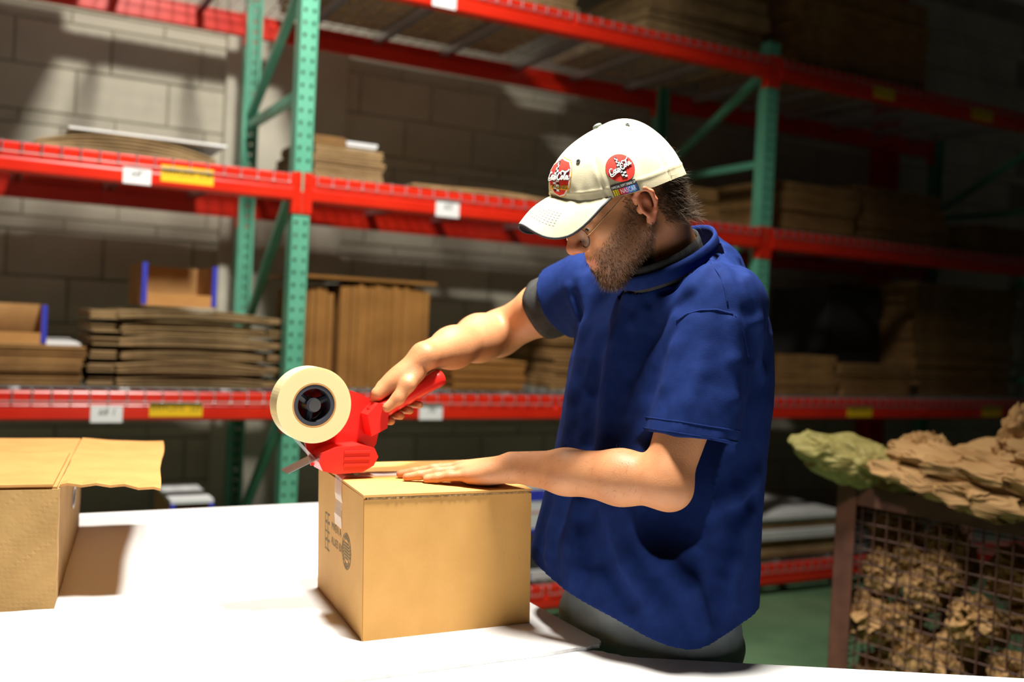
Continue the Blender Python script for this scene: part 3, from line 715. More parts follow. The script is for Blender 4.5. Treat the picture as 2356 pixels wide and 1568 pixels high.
HP = [(0.46, 0.06, 1.040, 0.30, 0.105, 0.050, 0.10, 0.0, 'long folded kraft paper lying along the front rail of the cart'),
      (0.40, 0.00, 0.985, 0.24, 0.060, 0.040, 0.14, 0.05, 'kraft paper strip hanging over the front rail of the cart'),
      (0.56, 0.24, 1.060, 0.26, 0.130, 0.065, -0.05, 0.3, 'kraft paper heap behind the long folded paper on the cart'),
      (0.235, 0.10, 1.055, 0.075, 0.060, 0.060, 0.6, -0.3, 'small crumpled kraft paper next to the olive roll'),
      (0.475, 0.12, 1.115, 0.045, 0.050, 0.105, 0.2, 0.5, 'upright kraft paper tip at the right picture edge'),
      (0.66, 0.12, 1.075, 0.16, 0.10, 0.070, 0.1, 0.4, 'crumpled kraft paper under the upright tip on the cart')]
for i, (x, y, z, a, b, c, ry, rz, lab) in enumerate(HP):
    crumple(kpt(x, y, z), (a, b, c), 40+i, M['paper'], lab, GP, (0.15*(i % 3), ry, ka+rz), sub=5, fr=3.2, amp=1.0)
g = random.Random(12); placed = []; tries = 0
while len(placed) < 64 and tries < 4000:
    tries += 1
    x = g.uniform(0.075, KL-0.36); y = g.uniform(0.070, 0.24); z = 0.19 + 0.62*g.random()**1.15; s = g.uniform(0.040, 0.066)
    if z > 0.62 and x > 0.30 and g.random() < 0.6: continue
    if any((x-q[0])**2+(y-q[1])**2+(z-q[2])**2 < (0.80*(s+q[3]))**2 for q in placed): continue
    placed.append((x, y, z, s))
for i, (x, y, z, s) in enumerate(sorted(placed, key=lambda q: q[2])):
    crumple(kpt(x, y, z), (s*1.15, s, s*0.9), 200+i, M['paper'], 'crumpled kraft paper behind the mesh inside the wire cart', 'crumpled paper inside the cart', (g.uniform(0, 3), g.uniform(0, 3), g.uniform(0, 3)), sub=4, amp=1.15, fr=2.4)

# ================================================================ tape dispenser
GO = bx_pt(0.004, WY*0.5, BH) + np.array([0, 0, 0.008]); e1 = np.array([0.885, 0.467, 0]); e2 = np.array([-0.467, 0.885, 0]); e3 = np.array([0, 0, 1.0])
gang = math.atan2(0.467, 0.885)
M['gun_red'] = principled('red_plastic', (0.72, 0.022, 0.016), 0.28)
M['tape_film'] = principled('cream_tape_film', (0.70, 0.61, 0.33), 0.30); M['tape_film'].node_tree.nodes['Principled BSDF'].inputs['Subsurface Weight'].default_value = 0.15
M['hub'] = principled('dark_hub', (0.035, 0.04, 0.055), 0.4)
M['blade'] = principled('bright_steel', (0.55, 0.55, 0.57), 0.25, 1.0)
gun = empty('tape_dispenser', tuple(GO), gang, 'red hand-held tape dispenser with a cream tape roll on the tan carton', 'tape dispenser')   # local x = pull direction, y = away, z up
RC = (-0.064, 0.0, 0.128)
roll = MB().ring(RC, (0, 1, 0), 0.0400, 0.0680, 0.048, 72).build('tape_roll', M['tape_film'], gun, smooth=False)
MB().ring(RC, (0, 1, 0), 0.0372, 0.0398, 0.0482, 64).build('cardboard_core', M['kraft_in'], roll)
hubm = MB().ring(RC, (0, 1, 0), 0.0300, 0.0368, 0.046, 48)
for k in range(3):
    a = 2*math.pi*k/3+0.4; hubm.tube([(RC[0]+0.008*math.cos(a), 0, RC[2]+0.008*math.sin(a)), (RC[0]+0.034*math.cos(a), 0, RC[2]+0.034*math.sin(a))], 0.007, 8)
hubm.tube([(RC[0], -0.020, RC[2]), (RC[0], 0.030, RC[2])], 0.013, 20); hubm.build('hub', M['hub'], gun)
tag(MB().tube([(RC[0], -0.027, RC[2]), (RC[0], -0.0205, RC[2])], 0.011, 20).build('hub_knob', M['blade'], gun), 'bright tension knob')
plate = [(-0.050, 0.012), (0.050, 0.012), (0.074, 0.050), (0.082, 0.090), (0.072, 0.130), (0.030, 0.148), (-0.020, 0.162), (-0.064, 0.160), (-0.088, 0.135), (-0.080, 0.095), (-0.062, 0.050)]
MB().prism(plate, 0.0265, 0.0310).build('side_plate', M['gun_red'], gun)
hd = MB(); prof = [(-0.052, 0.026), (-0.044, 0.010), (-0.020, 0.004), (0.030, 0.006), (0.052, 0.018), (0.060, 0.034), (0.052, 0.050), (0.026, 0.056), (-0.020, 0.052), (-0.046, 0.042)]
hd.prism(prof, -0.027, 0.0263); head_o = hd.build('front_guard', M['gun_red'], gun)
for k in range(3): MB().box(-0.006, 0.044, -0.0292, -0.0272, 0.018+0.012*k, 0.0225+0.012*k, bev=0.0008).build('rib', M['gun_red'], head_o)
MB().tube([(0.020, -0.025, 0.007), (0.020, 0.025, 0.007)], 0.0068, 16).build('roller', M['hub'], gun)
bl = MB().add([(-0.046, -0.024, 0.034), (-0.046, 0.024, 0.034), (-0.106, 0.024, 0.006), (-0.106, -0.024, 0.006), (-0.046, -0.024, 0.036), (-0.046, 0.024, 0.036), (-0.106, 0.024, 0.0072), (-0.106, -0.024, 0.0072)],
              [(0, 1, 2, 3), (4, 7, 6, 5), (0, 4, 5, 1), (1, 5, 6, 2), (2, 6, 7, 3), (3, 7, 4, 0)]).build('wiper_plate', M['blade'], gun)
# bridge from the plate to the handle, and the handle
MB().prism([(0.050, 0.070), (0.080, 0.085), (0.082, 0.128), (0.060, 0.132), (0.040, 0.110)], -0.014, 0.0262).build('bridge', M['gun_red'], gun)
H0 = np.array([0.056, 0.006, 0.106]); H1 = np.array([0.196, 0.006, 0.184])
hp = [H0 + (H1-H0)*q for q in (0, 0.12, 0.3, 0.5, 0.7, 0.9, 0.98, 1.0)]
MB().tube(hp, [0.019, 0.0165, 0.0155, 0.0165, 0.0155, 0.0175, 0.0165, 0.010], 20).build('handle', M['gun_red'], gun, smooth=True)
# tape running from the roll to the head
tp2 = []
for q in np.linspace(0, 1, 6): tp2.append([(RC[0]-0.066*(1-q)-0.0*q + 0.016*q, y, RC[2]-0.020*(1-q) - (0.128-0.022)*q) for y in (-0.024, 0.024)])
MB().grid(np.array(tp2)).build('tape_web', M['clear_tape'], gun, fix=False)
# ================================================================ the man: implicit surfaces meshed with surface nets
def smin(a, b, k):
    if k <= 0: return np.minimum(a, b)
    h = np.maximum(k-np.abs(a-b), 0)/k
    return np.minimum(a, b) - h*h*k*0.25
def cone_d(P, a, b, ra, rb):
    a = np.asarray(a, float); b = np.asarray(b, float); ab = b-a; t = np.clip(((P-a)@ab)/max(ab@ab, 1e-12), 0, 1)
    return np.linalg.norm(P-a-t[:, None]*ab, axis=1) - (ra+(rb-ra)*t)
def ell_d(P, c, r, R=None):
    q = P-np.asarray(c, float)
    if R is not None: q = q@R            # columns of R are the axes
    r = np.asarray(r, float); k0 = np.linalg.norm(q/r, axis=1); k1 = np.linalg.norm(q/(r*r), axis=1)
    return k0*(k0-1)/np.maximum(k1, 1e-9)
class Field:
    def __init__(s): s.p = []; s.box = None
    def cone(s, a, b, ra, rb=None, k=0.01, sub=False):
        rb = ra if rb is None else rb; a = np.array(a, float); b = np.array(b, float); m = max(ra, rb)+k
        s.p.append((lambda P: cone_d(P, a, b, ra, rb), np.minimum(a, b)-m, np.maximum(a, b)+m, k, sub)); return s
    def chain(s, pts, rs, k=0.01):
        for i in range(len(pts)-1): s.cone(pts[i], pts[i+1], rs[i], rs[i+1], k)
        return s
    def ell(s, c, r, R=None, k=0.01, sub=False):
        m = max(r)+k; c = np.array(c, float)
        s.p.append((lambda P: ell_d(P, c, r, R), c-m, c+m, k, sub)); return s
    def __call__(s, P, lo=None, hi=None):
        d = np.full(len(P), 0.08)
        if lo is None: sel = range(len(s.p))
        else:
            if s.box is None or len(s.box[0]) != len(s.p): s.box = (np.array([q[1] for q in s.p]), np.array([q[2] for q in s.p]))
            sel = np.where(((s.box[0] <= hi+0.012) & (s.box[1] >= lo-0.012)).all(1))[0]
        for i_ in sel:
            f, a, b, k, sub = s.p[i_]
            v = f(P)
            d = -smin(-d, v, k) if sub else smin(d, v, k)
        return d
def surface(field, lo, hi, res, B=12, post=None):
    """sparse naive surface nets; returns vertices and quads"""
    lo = np.asarray(lo, float); hi = np.asarray(hi, float)
    nb = np.ceil((hi-lo)/(res*B)).astype(int)
    I = np.stack(np.meshgrid(*[np.arange(n) for n in nb], indexing='ij'), -1).reshape(-1, 3)
    cen = lo + (I+0.5)*res*B
    d = np.concatenate([field(c) for c in np.array_split(cen, max(1, len(cen)//20000))])
    act = I[np.abs(d) < res*B*1.5]
    loc = np.stack(np.meshgrid(*[np.arange(B+1)]*3, indexing='ij'), -1).reshape(-1, 3)
    cells, cpos, edges = [], [], []
    nbig = nb*B+2
    def gid(c): return (c[..., 0]*nbig[1] + c[..., 1])*nbig[2] + c[..., 2]
    for b in act:
        P = lo + (b*B+loc)*res
        a0 = lo+b*B*res; a1 = a0+B*res
        v = field(P, a0, a1)
        if v.min() > 0 or v.max() < 0: continue
        D = v.reshape(B+1, B+1, B+1); S = D < 0
        cs = np.zeros((B, B, B), int)
        for x in (0, 1):
            for y in (0, 1):
                for z in (0, 1): cs += S[x:B+x, y:B+y, z:B+z]
        cc = np.argwhere((cs > 0) & (cs < 8))
        if len(cc):
            acc = np.zeros((len(cc), 3)); cnt = np.zeros(len(cc))
            for ax in range(3):
                o1, o2 = [q for q in range(3) if q != ax]
                for u in (0, 1):
                    for w in (0, 1):
                        p0 = cc.copy(); p0[:, o1] += u; p0[:, o2] += w; p1 = p0.copy(); p1[:, ax] += 1
                        d0 = D[p0[:, 0], p0[:, 1], p0[:, 2]]; d1 = D[p1[:, 0], p1[:, 1], p1[:, 2]]
                        m = (d0 < 0) != (d1 < 0)
                        t = np.where(m, d0/np.where(np.abs(d0-d1) < 1e-12, 1, d0-d1), 0)
                        pt = p0.astype(float); pt[:, ax] += t
                        acc += pt*m[:, None]; cnt += m
            cells.append(gid(b*B+cc)); cpos.append(lo + (b*B+acc/cnt[:, None])*res)
        for ax in range(3):
            o1, o2 = (ax+1) % 3, (ax+2) % 3
            sl0 = [slice(0, B)]*3; sl1 = [slice(0, B)]*3; sl1[ax] = slice(1, B+1)
            m = S[tuple(sl0)] != S[tuple(sl1)]
            e = np.argwhere(m)
            if len(e):
                ins = S[tuple(sl0)][m]; g = b*B+e; q = []
                for u, w in ((-1, -1), (0, -1), (0, 0), (-1, 0)):
                    c = g.copy(); c[:, o1] += u; c[:, o2] += w; q.append(gid(c))
                q = np.stack(q, 1); q[~ins] = q[~ins][:, ::-1]; edges.append(q)
    cells = np.concatenate(cells); V = np.concatenate(cpos); E = np.concatenate(edges)
    o = np.argsort(cells); cs = cells[o]; ix = np.searchsorted(cs, E); ix = np.clip(ix, 0, len(cs)-1)
    ok = (cs[ix] == E).all(1)
    return V, o[ix][ok]
def np_mesh(name, V, Q, mat, parent=None, smooth=True):
    m = bpy.data.meshes.new(name); n = Q.shape[1]
    m.vertices.add(len(V)); m.vertices.foreach_set('co', V.astype(np.float32).ravel())
    m.loops.add(Q.size); m.loops.foreach_set('vertex_index', Q.astype(np.int32).ravel())
    m.polygons.add(len(Q)); m.polygons.foreach_set('loop_start', (np.arange(len(Q))*n).astype(np.int32))
    try: m.polygons.foreach_set('loop_total', np.full(len(Q), n, np.int32))
    except Exception: pass
    m.update(calc_edges=True); m.validate()
    if smooth: m.polygons.foreach_set('use_smooth', np.ones(len(m.polygons), bool))
    m.materials.append(mat); o = put(name, m, parent=parent); return o
def floats(o, name, vals):
    a = o.data.attributes.new(name, 'FLOAT', 'POINT'); a.data.foreach_set('value', np.asarray(vals, np.float32))

A3 = lambda *p: np.array(p, float)
# head frame
PH, TH, HS = math.radians(15), math.radians(32), 0.985
HO = A3(0.187, 1.75, 1.603)
hl_ = A3(math.sin(PH), -math.cos(PH), 0); hf_ = A3(-math.cos(PH)*math.cos(TH), -math.sin(PH)*math.cos(TH), -math.sin(TH)); hu_ = np.cross(hf_, hl_)
HR = np.stack([hf_, hl_, hu_], 1)
def H(x, y, z): return HO + HS*(HR@A3(x, y, z))
def Hinv(P): return ((P-HO)@HR)/HS
# torso frame
TO = A3(0.275, 1.855, 0); TF = A3(-0.79, -0.613, 0); TL = A3(0.613, -0.79, 0)
def T(f, l, z): return TO + TF*f + TL*l + A3(0, 0, z)
# joints
SHL, ELL, WRL = A3(0.358, 1.700, 1.447), A3(0.262, 1.627, 1.150), A3(0.012, 1.792, 1.138)
SHR, ELR = A3(0.155, 1.968, 1.480), A3(-0.030, 2.150, 1.372)
g1 = A3(*e1); g3 = A3(0, 0, 1); gn = A3(*e2)
hw0 = GO + e1*H0[0] + e2*H0[1] + e3*H0[2]; hw1 = GO + e1*H1[0] + e2*H1[1] + e3*H1[2]
hd_ = (hw1-hw0)/np.linalg.norm(hw1-hw0); hpn = np.cross(hd_, gn); hpn = hpn if hpn[2] > 0 else -hpn
HC = hw0 + hd_*0.080
def G(h, p, n): return HC + hd_*h + hpn*p + gn*n
WRR = G(0.062, 0.052, -0.004)

body = Field(); hb = lambda pts: [H(*p) for p in pts]
# skull and face
body.ell(H(-0.012, 0, 0.052), np.array([0.098, 0.076, 0.084])*HS, HR, 0.0)
body.ell(H(0.040, 0, 0.004), np.array([0.056, 0.062, 0.088])*HS, HR, 0.03)
body.ell(H(0.052, 0, -0.046), np.array([0.046, 0.047, 0.048])*HS, HR, 0.02)
for s in (-1, 1):
    body.cone(H(0.004, 0.056*s, -0.040), H(0.070, 0.022*s, -0.084), 0.016, 0.017, 0.025)
    body.ell(H(0.060, 0.046*s, -0.006), (0.026, 0.018, 0.020), HR, 0.02)
    body.cone(H(0.082, 0.012*s, 0.034), H(0.068, 0.048*s, 0.030), 0.011, 0.009, 0.014)
body.ell(H(0.078, 0, -0.088), (0.020, 0.023, 0.017), HR, 0.018)
body.ell(H(0.078, 0, -0.054), (0.024, 0.032, 0.028), HR, 0.014)
for s in (-1, 1): body.ell(H(0.095, 0.034*s, 0.016), (0.016, 0.016, 0.011), HR, 0.012, sub=True)
body.chain(hb([(0.086, 0, 0.030), (0.104, 0, 0.008), (0.119, 0, -0.012)]), [0.0095, 0.0095, 0.0115], 0.012)
for s in (-1, 1):
    body.ell(H(0.108, 0.0125*s, -0.018), (0.011, 0.007, 0.0085), HR, 0.007)
    body.ell(H(0.112, 0.0075*s, -0.0265), (0.006, 0.0036, 0.0055), HR, 0.003, sub=True)
    # eyelids
    body.ell(H(0.0795, 0.033*s, 0.0145), (0.0115, 0.0145, 0.0115), HR, 0.005)
# lips
for s in (-1, 1):
    body.cone(H(0.100, 0, -0.0445), H(0.088, 0.022*s, -0.0505), 0.0055, 0.0030, 0.006)
    body.cone(H(0.098, 0, -0.0560), H(0.087, 0.021*s, -0.0525), 0.0060, 0.0030, 0.006)
body.cone(H(0.108, -0.018, -0.0506), H(0.108, 0.018, -0.0506), 0.0020, 0.0020, 0.003, sub=True)
# ears
for s in (-1, 1):
    hx = [(0.005, 0.073, 0.010), (0.006, 0.079, 0.020), (-0.001, 0.086, 0.0275), (-0.013, 0.090, 0.0270), (-0.0215, 0.0915, 0.016), (-0.0225, 0.0895, 0.000), (-0.017, 0.0845, -0.015), (-0.009, 0.079, -0.025)]
    body.ell(H(-0.008, 0.079*s, 0.001), (0.0165, 0.0055, 0.0240), HR@np.array(Matrix.Rotation(0.35*s, 3, 'Z')), 0.006)
    body.chain([H(x, y*s, z) for x, y, z in hx], [0.0036, 0.0038, 0.0041, 0.0041, 0.0040, 0.0038, 0.0038, 0.0054], 0.004)
    body.ell(H(-0.004, 0.0770*s, -0.0275), (0.0078, 0.0055, 0.0085), HR, 0.006)
    body.ell(H(-0.007, 0.0875*s, -0.002), (0.0085, 0.0085, 0.0115), HR, 0.004, sub=True)
    body.ell(H(-0.010, 0.0910*s, 0.0155), (0.0072, 0.0060, 0.0050), HR, 0.004, sub=True)
    body.ell(H(0.007, 0.0765*s, -0.003), (0.0042, 0.0042, 0.0075), HR, 0.005)
# neck and torso
NB = A3(0.300, 1.850, 1.490)
body.cone(H(-0.040, 0, -0.035), NB, 0.056, 0.064, 0.03)
body.cone(H(0.005, 0, -0.060), T(-0.01, 0.0, 1.42), 0.034, 0.045, 0.03)
body.cone(NB, SHL, 0.030, 0.046, 0.03); body.cone(NB, SHR, 0.030, 0.044, 0.03)
def TR3(): return np.stack([TF, TL, A3(0, 0, 1)], 1)
body.ell(T(-0.01, 0, 1.30), (0.115, 0.160, 0.19), TR3(), 0.05)
body.ell(T(0.0, 0, 1.08), (0.115, 0.150, 0.20), TR3(), 0.05)
body.ell(T(-0.01, 0, 0.92), (0.110, 0.150, 0.14), TR3(), 0.05)
for s in (-1, 1):
    body.chain([T(-0.02, 0.085*s, 0.86), T(-0.01, 0.10*s, 0.50), T(-0.03, 0.11*s, 0.10)], [0.078, 0.052, 0.040], 0.03)
    body.cone(T(-0.04, 0.11*s, 0.07), T(0.10, 0.12*s, 0.045), 0.035, 0.030, 0.02)
# left arm, hand flat on the carton
body.chain([SHL, A3(0.306, 1.662, 1.290), ELL], [0.056, 0.047, 0.039], 0.02)
body.ell(ELL + A3(0.012, -0.004, -0.014), (0.030, 0.030, 0.030), None, 0.02)
body.chain([ELL, A3(0.195, 1.672, 1.147), A3(0.105, 1.731, 1.143), WRL], [0.040, 0.0445, 0.0375, 0.0275], 0.02)
body.ell(WRL + A3(0.010, -0.022, 0.008), (0.010, 0.009, 0.010), None, 0.012)
ZT = TZ+BH+0.0015
MC = [A3(-0.066, 1.790, ZT+0.020), A3(-0.080, 1.811, ZT+0.025), A3(-0.085, 1.834, ZT+0.027), A3(-0.080, 1.857, ZT+0.025)]
for i, m_ in enumerate(MC):
    st = WRL + A3(-0.006, (-0.012, -0.003, 0.008, 0.017)[i], -0.004)
    body.cone(st, m_, 0.0195, (0.0125, 0.0130, 0.0135, 0.0135)[i], 0.014)
body.ell(A3(-0.040, 1.818, ZT+0.016), (0.042, 0.036, 0.016), None, 0.014)
FG = [[(-0.101, 1.794, 0.0165), (-0.124, 1.7965, 0.0115), (-0.142, 1.799, 0.0080)], [(-0.124, 1.812, 0.0200), (-0.156, 1.811, 0.0130), (-0.180, 1.810, 0.0085)],
      [(-0.134, 1.8375, 0.0210), (-0.169, 1.840, 0.0135), (-0.195, 1.842, 0.0085)], [(-0.124, 1.868, 0.0190), (-0.153, 1.874, 0.0125), (-0.176, 1.878, 0.0085)]]
FR = [(0.0098, 0.0088, 0.0078, 0.0068), (0.0105, 0.0094, 0.0083, 0.0073), (0.0108, 0.0097, 0.0086, 0.0075), (0.0106, 0.0095, 0.0085, 0.0074)]
for m_, pts, rs in zip(MC, FG, FR):
    body.chain([m_] + [A3(x, y, ZT+z) for x, y, z in pts], rs, 0.0045)
body.chain([WRL + A3(-0.010, 0.020, -0.010), A3(-0.032, 1.866, ZT+0.016), A3(-0.060, 1.893, ZT+0.012), A3(-0.084, 1.908, ZT+0.0095)], [0.018, 0.0150, 0.0115, 0.0088], 0.008)
# right arm and the hand closed on the handle
body.chain([SHR, (SHR+ELR)/2 + A3(0, 0, 0.004), ELR], [0.058, 0.050, 0.044], 0.03)
body.chain([ELR, ELR*0.72+WRR*0.28 + A3(0, 0, 0.003), ELR*0.35+WRR*0.65, WRR], [0.044, 0.0450, 0.037, 0.0275], 0.03)
KN = [G(-0.050, 0.030, 0.004), G(-0.031, 0.034, 0.016), G(-0.010, 0.033, 0.022), G(0.012, 0.029, 0.024)]
for i, m_ in enumerate(KN): body.cone(WRR + gn*(-0.012+0.008*i), m_, 0.0190, 0.0135, 0.014)
body.ell(G(0.012, 0.036, 0.002), (0.040, 0.020, 0.028), np.stack([hd_, hpn, gn], 1), 0.014)
for i, (m_, t_) in enumerate(zip(KN, (-0.058, -0.037, -0.016, 0.006))):
    r_ = FR[3-i]
    body.chain([m_, G(t_-0.004, 0.004, 0.036), G(t_, -0.023, 0.020), G(t_+0.005, -0.026, -0.006)], r_, 0.0045)
body.chain([G(0.030, 0.034, -0.014), G(0.000, 0.026, -0.027), G(-0.028, 0.012, -0.0275), G(-0.054, 0.006, -0.0245)], [0.0175, 0.0145, 0.0118, 0.0088], 0.007)
# ---------------------------------------------------------------- skin
def skin_material():
    m = principled('skin', (0.60, 0.31, 0.18), 0.50, spec=0.35); b = m.node_tree.nodes['Principled BSDF']
    b.inputs['Subsurface Weight'].default_value = 0.12; b.inputs['Subsurface Radius'].default_value = (0.012, 0.005, 0.003); b.inputs['Subsurface Scale'].default_value = 1.0
    tc = N(m, 'ShaderNodeTexCoord'); nz = N(m, 'ShaderNodeTexNoise'); nz.inputs['Scale'].default_value = 22; nz.inputs['Detail'].default_value = 6
    L(m, tc.outputs['Object'], nz.inputs['Vector'])
    cr = N(m, 'ShaderNodeValToRGB'); cr.color_ramp.elements[0].position = 0.3; cr.color_ramp.elements[1].position = 0.7
    cr.color_ramp.elements[0].color = (0.43, 0.178, 0.077, 1); cr.color_ramp.elements[1].color = (0.53, 0.243, 0.112, 1); L(m, nz.outputs['Fac'], cr.inputs['Fac'])
    def mixin(prev, attr, col):
        at = N(m, 'ShaderNodeAttribute'); at.attribute_name = attr; mx = N(m, 'ShaderNodeMix'); mx.data_type = 'RGBA'
        L(m, at.outputs['Fac'], mx.inputs['Factor']); L(m, prev, mx.inputs['A']); mx.inputs['B'].default_value = (*col, 1); return mx.outputs['Result']
    out = mixin(cr.outputs['Color'], 'stubble', (0.12, 0.060, 0.034)); out = mixin(out, 'ruddy', (0.55, 0.15, 0.085)); out = mixin(out, 'lips', (0.50, 0.17, 0.12))
    L(m, out, b.inputs['Base Color'])
    n2 = N(m, 'ShaderNodeTexNoise'); n2.inputs['Scale'].default_value = 420; L(m, tc.outputs['Object'], n2.inputs['Vector'])
    bp = N(m, 'ShaderNodeBump'); bp.inputs['Strength'].default_value = 0.22; bp.inputs['Distance'].default_value = 0.002; L(m, n2.outputs['Fac'], bp.inputs['Height']); L(m, bp.outputs[0], b.inputs['Normal'])
    return m
M['skin'] = skin_material()
V, Q = surface(body, (-0.44, 1.52, 0.80), (0.56, 2.30, 1.76), 0.0023)
man = np_mesh('person', V, Q, M['skin'])
tag(man, 'man in a navy t-shirt, cream cap and jeans pressing one hand on the tan carton', 'person')
q = Hinv(V)
def sstep(a, b, x): t = np.clip((x-a)/(b-a), 0, 1); return t*t*(3-2*t)
def beard_mask(q):
    x, y, z = q[:, 0], np.abs(q[:, 1]), q[:, 2]
    zb = 0.026 - (x-0.012)*0.70
    m = sstep(0.004, -0.006, z-zb)*sstep(-0.012, 0.002, x - (-z-0.055)*0.25)*sstep(-0.135, -0.120, z)
    m *= 1 - np.exp(-((z+0.0505)/0.0075)**2)*sstep(0.080, 0.086, x)*sstep(0.025, 0.020, y)
    m *= 1 - sstep(-0.031, -0.027, z)*sstep(0.080, 0.088, x)
    m *= 0.45 + 0.55*sstep(0.0, -0.03, z-zb)
    m *= 1 - sstep(0.082, 0.076, np.hypot(x+0.006, z-0.004)*2.4)*sstep(0.070, 0.074, y)
    return np.where((np.abs(q).max(1) < 0.2), m, 0)
bm_ = beard_mask(q)
head_ok = (np.abs(q[:, 1]) < 0.12) & (q[:, 2] > -0.14) & (q[:, 0] > -0.13)
floats(man, 'stubble', np.where(head_ok, bm_*0.65, 0))
ear = np.where(head_ok, sstep(0.074, 0.084, np.abs(q[:, 1])), 0); nose = np.where(head_ok, sstep(0.100, 0.118, q[:, 0])*sstep(-0.035, -0.02, q[:, 2]), 0)
kn = sum(np.exp(-(np.linalg.norm(V-m_, axis=1)/0.014)**2) for m_ in MC) + sum(np.exp(-(np.linalg.norm(V-A3(p[2][0], p[2][1], ZT+p[2][2]), axis=1)/0.012)**2) for p in FG)
floats(man, 'ruddy', np.clip(ear*0.55+nose*0.5+kn*0.45, 0, 0.7))
lp = np.where(head_ok, np.exp(-((q[:, 2]+0.0505)/0.0075)**2)*sstep(0.086, 0.092, q[:, 0])*sstep(0.025, 0.018, np.abs(q[:, 1])), 0)
floats(man, 'lips', lp*0.8)
NRM = np.zeros(len(V)*3, np.float32); man.data.vertex_normals.foreach_get('vector', NRM); NRM = NRM.reshape(-1, 3)
# eyes
M['eye'] = principled('eye', (0.38, 0.34, 0.30), 0.2); M['iris'] = principled('iris', (0.05, 0.04, 0.03), 0.2)
def sph(name, c, r, mat, parent, R=None, sub=3):
    Vv, Ff = ico(sub); Vv = Vv*np.array(r)
    if R is not None: Vv = Vv@R.T
    return MB().add(Vv+c, Ff).build(name, mat, parent, smooth=True, fix=False)
for s in (-1, 1):
    e_ = sph('eye', H(0.0800, 0.033*s, 0.0120), (0.0112*HS,)*3, M['eye'], man)
    sph('iris', H(0.0910, 0.033*s, 0.0075), (0.0035, 0.0035, 0.0035), M['iris'], e_, sub=2)

# ---------------------------------------------------------------- navy t-shirt
SZ = np.array([0.80, 0.92, 0.98, 1.10, 1.20, 1.28, 1.34, 1.40, 1.46, 1.50, 1.54, 1.565])
SC = np.array([0.020, 0.018, 0.016, 0.000, -0.014, -0.024, -0.028, -0.034, -0.044, -0.052, -0.060, -0.062])
SA = np.array([0.178, 0.180, 0.180, 0.170, 0.165, 0.163, 0.158, 0.146, 0.122, 0.094, 0.056, 0.018])
SB = np.array([0.220, 0.222, 0.220, 0.212, 0.208, 0.207, 0.204, 0.196, 0.172, 0.132, 0.080, 0.028])
SLE = A3(0.306, 1.657, 1.222); SLD = (SLE-SHL)/np.linalg.norm(SLE-SHL)
SLP = SLD*0.45 + A3(0, 0, -0.55); SLP /= np.linalg.norm(SLP)
SRD = (ELR-SHR)/np.linalg.norm(ELR-SHR); SRE = SHR + SRD*0.085
CC = A3(0.272, 1.806, 1.527); CA = A3(0.080, 0.075, 0.060); CA /= np.linalg.norm(CA); CB = TL/np.linalg.norm(TL); CN = np.cross(CA, CB); CN = CN if CN[2] > 0 else -CN
RA, RB = 0.112, 0.084
def torso_d(P):
    w = P-TO; f = w@TF; l = w@TL; z = P[:, 2]
    c = np.interp(z, SZ, SC); a = np.interp(z, SZ, SA); b = np.interp(z, SZ, SB)
    k = ((np.abs(f-c)/a)**2.2 + (np.abs(l)/b)**2.2)**(1/2.2)
    d = (k-1)*np.minimum(a, b)*0.9
    return np.maximum(d, z-1.563)
def sleeve_l(P): return np.maximum(cone_d(P, SHL, SLE+SLD*0.14, 0.072, 0.077), (P-SLE)@SLP)
def sleeve_r(P): return np.maximum(cone_d(P, SHR, SRE+SRD*0.12, 0.073, 0.078), (P-SRE)@SRD)
def shirt_solid(P):
    d = torso_d(P)
    d = smin(d, cone_d(P, A3(0.318, 1.858, 1.500), A3(0.352, 1.715, 1.440), 0.060, 0.070), 0.06)
    d = smin(d, cone_d(P, A3(0.295, 1.880, 1.500), A3(0.165, 1.962, 1.468), 0.058, 0.070), 0.06)
    d = smin(d, cone_d(P, CC+CA*0.060-CN*0.030, CC+CA*0.110-CN*0.075, 0.050, 0.060), 0.04)
    d = smin(d, cone_d(P, CC-CA*0.070-CN*0.045, T(0.03, 0, 1.36), 0.050, 0.090), 0.05)
    d = smin(d, sleeve_l(P), 0.022)
    d = smin(d, sleeve_r(P), 0.030)
    return d
HEMA = np.linspace(-math.pi, math.pi, 181); HEMZ = np.interp(np.degrees(HEMA), [-180, -90, -45, 0, 30, 55, 68, 80, 97, 130, 180], [0.93, 0.95, 0.955, 0.935, 0.908, 0.878, 0.870, 0.886, 0.914, 0.928, 0.93]); HEMZ = np.convolve(np.pad(HEMZ, 4, 'wrap'), np.ones(9)/9, 'valid')
def hem_z(P):
    w = P-TO; return np.interp(np.arctan2(w@TL, w@TF), HEMA, HEMZ)
RIDGES = []
CAMP = A3(0, 0, CAMH)
def trace(x, y):
    """where a line of sight meets the cloth"""
    d = fw + rt*(x-1178)/FPX - up*(y-784)/FPX; d = d/np.linalg.norm(d); t = 1.35
    for _ in range(90):
        v = shirt_solid((CAMP+d*t)[None])[0]; t += v*0.7
        if abs(v) < 5e-4: break
    return CAMP+d*t
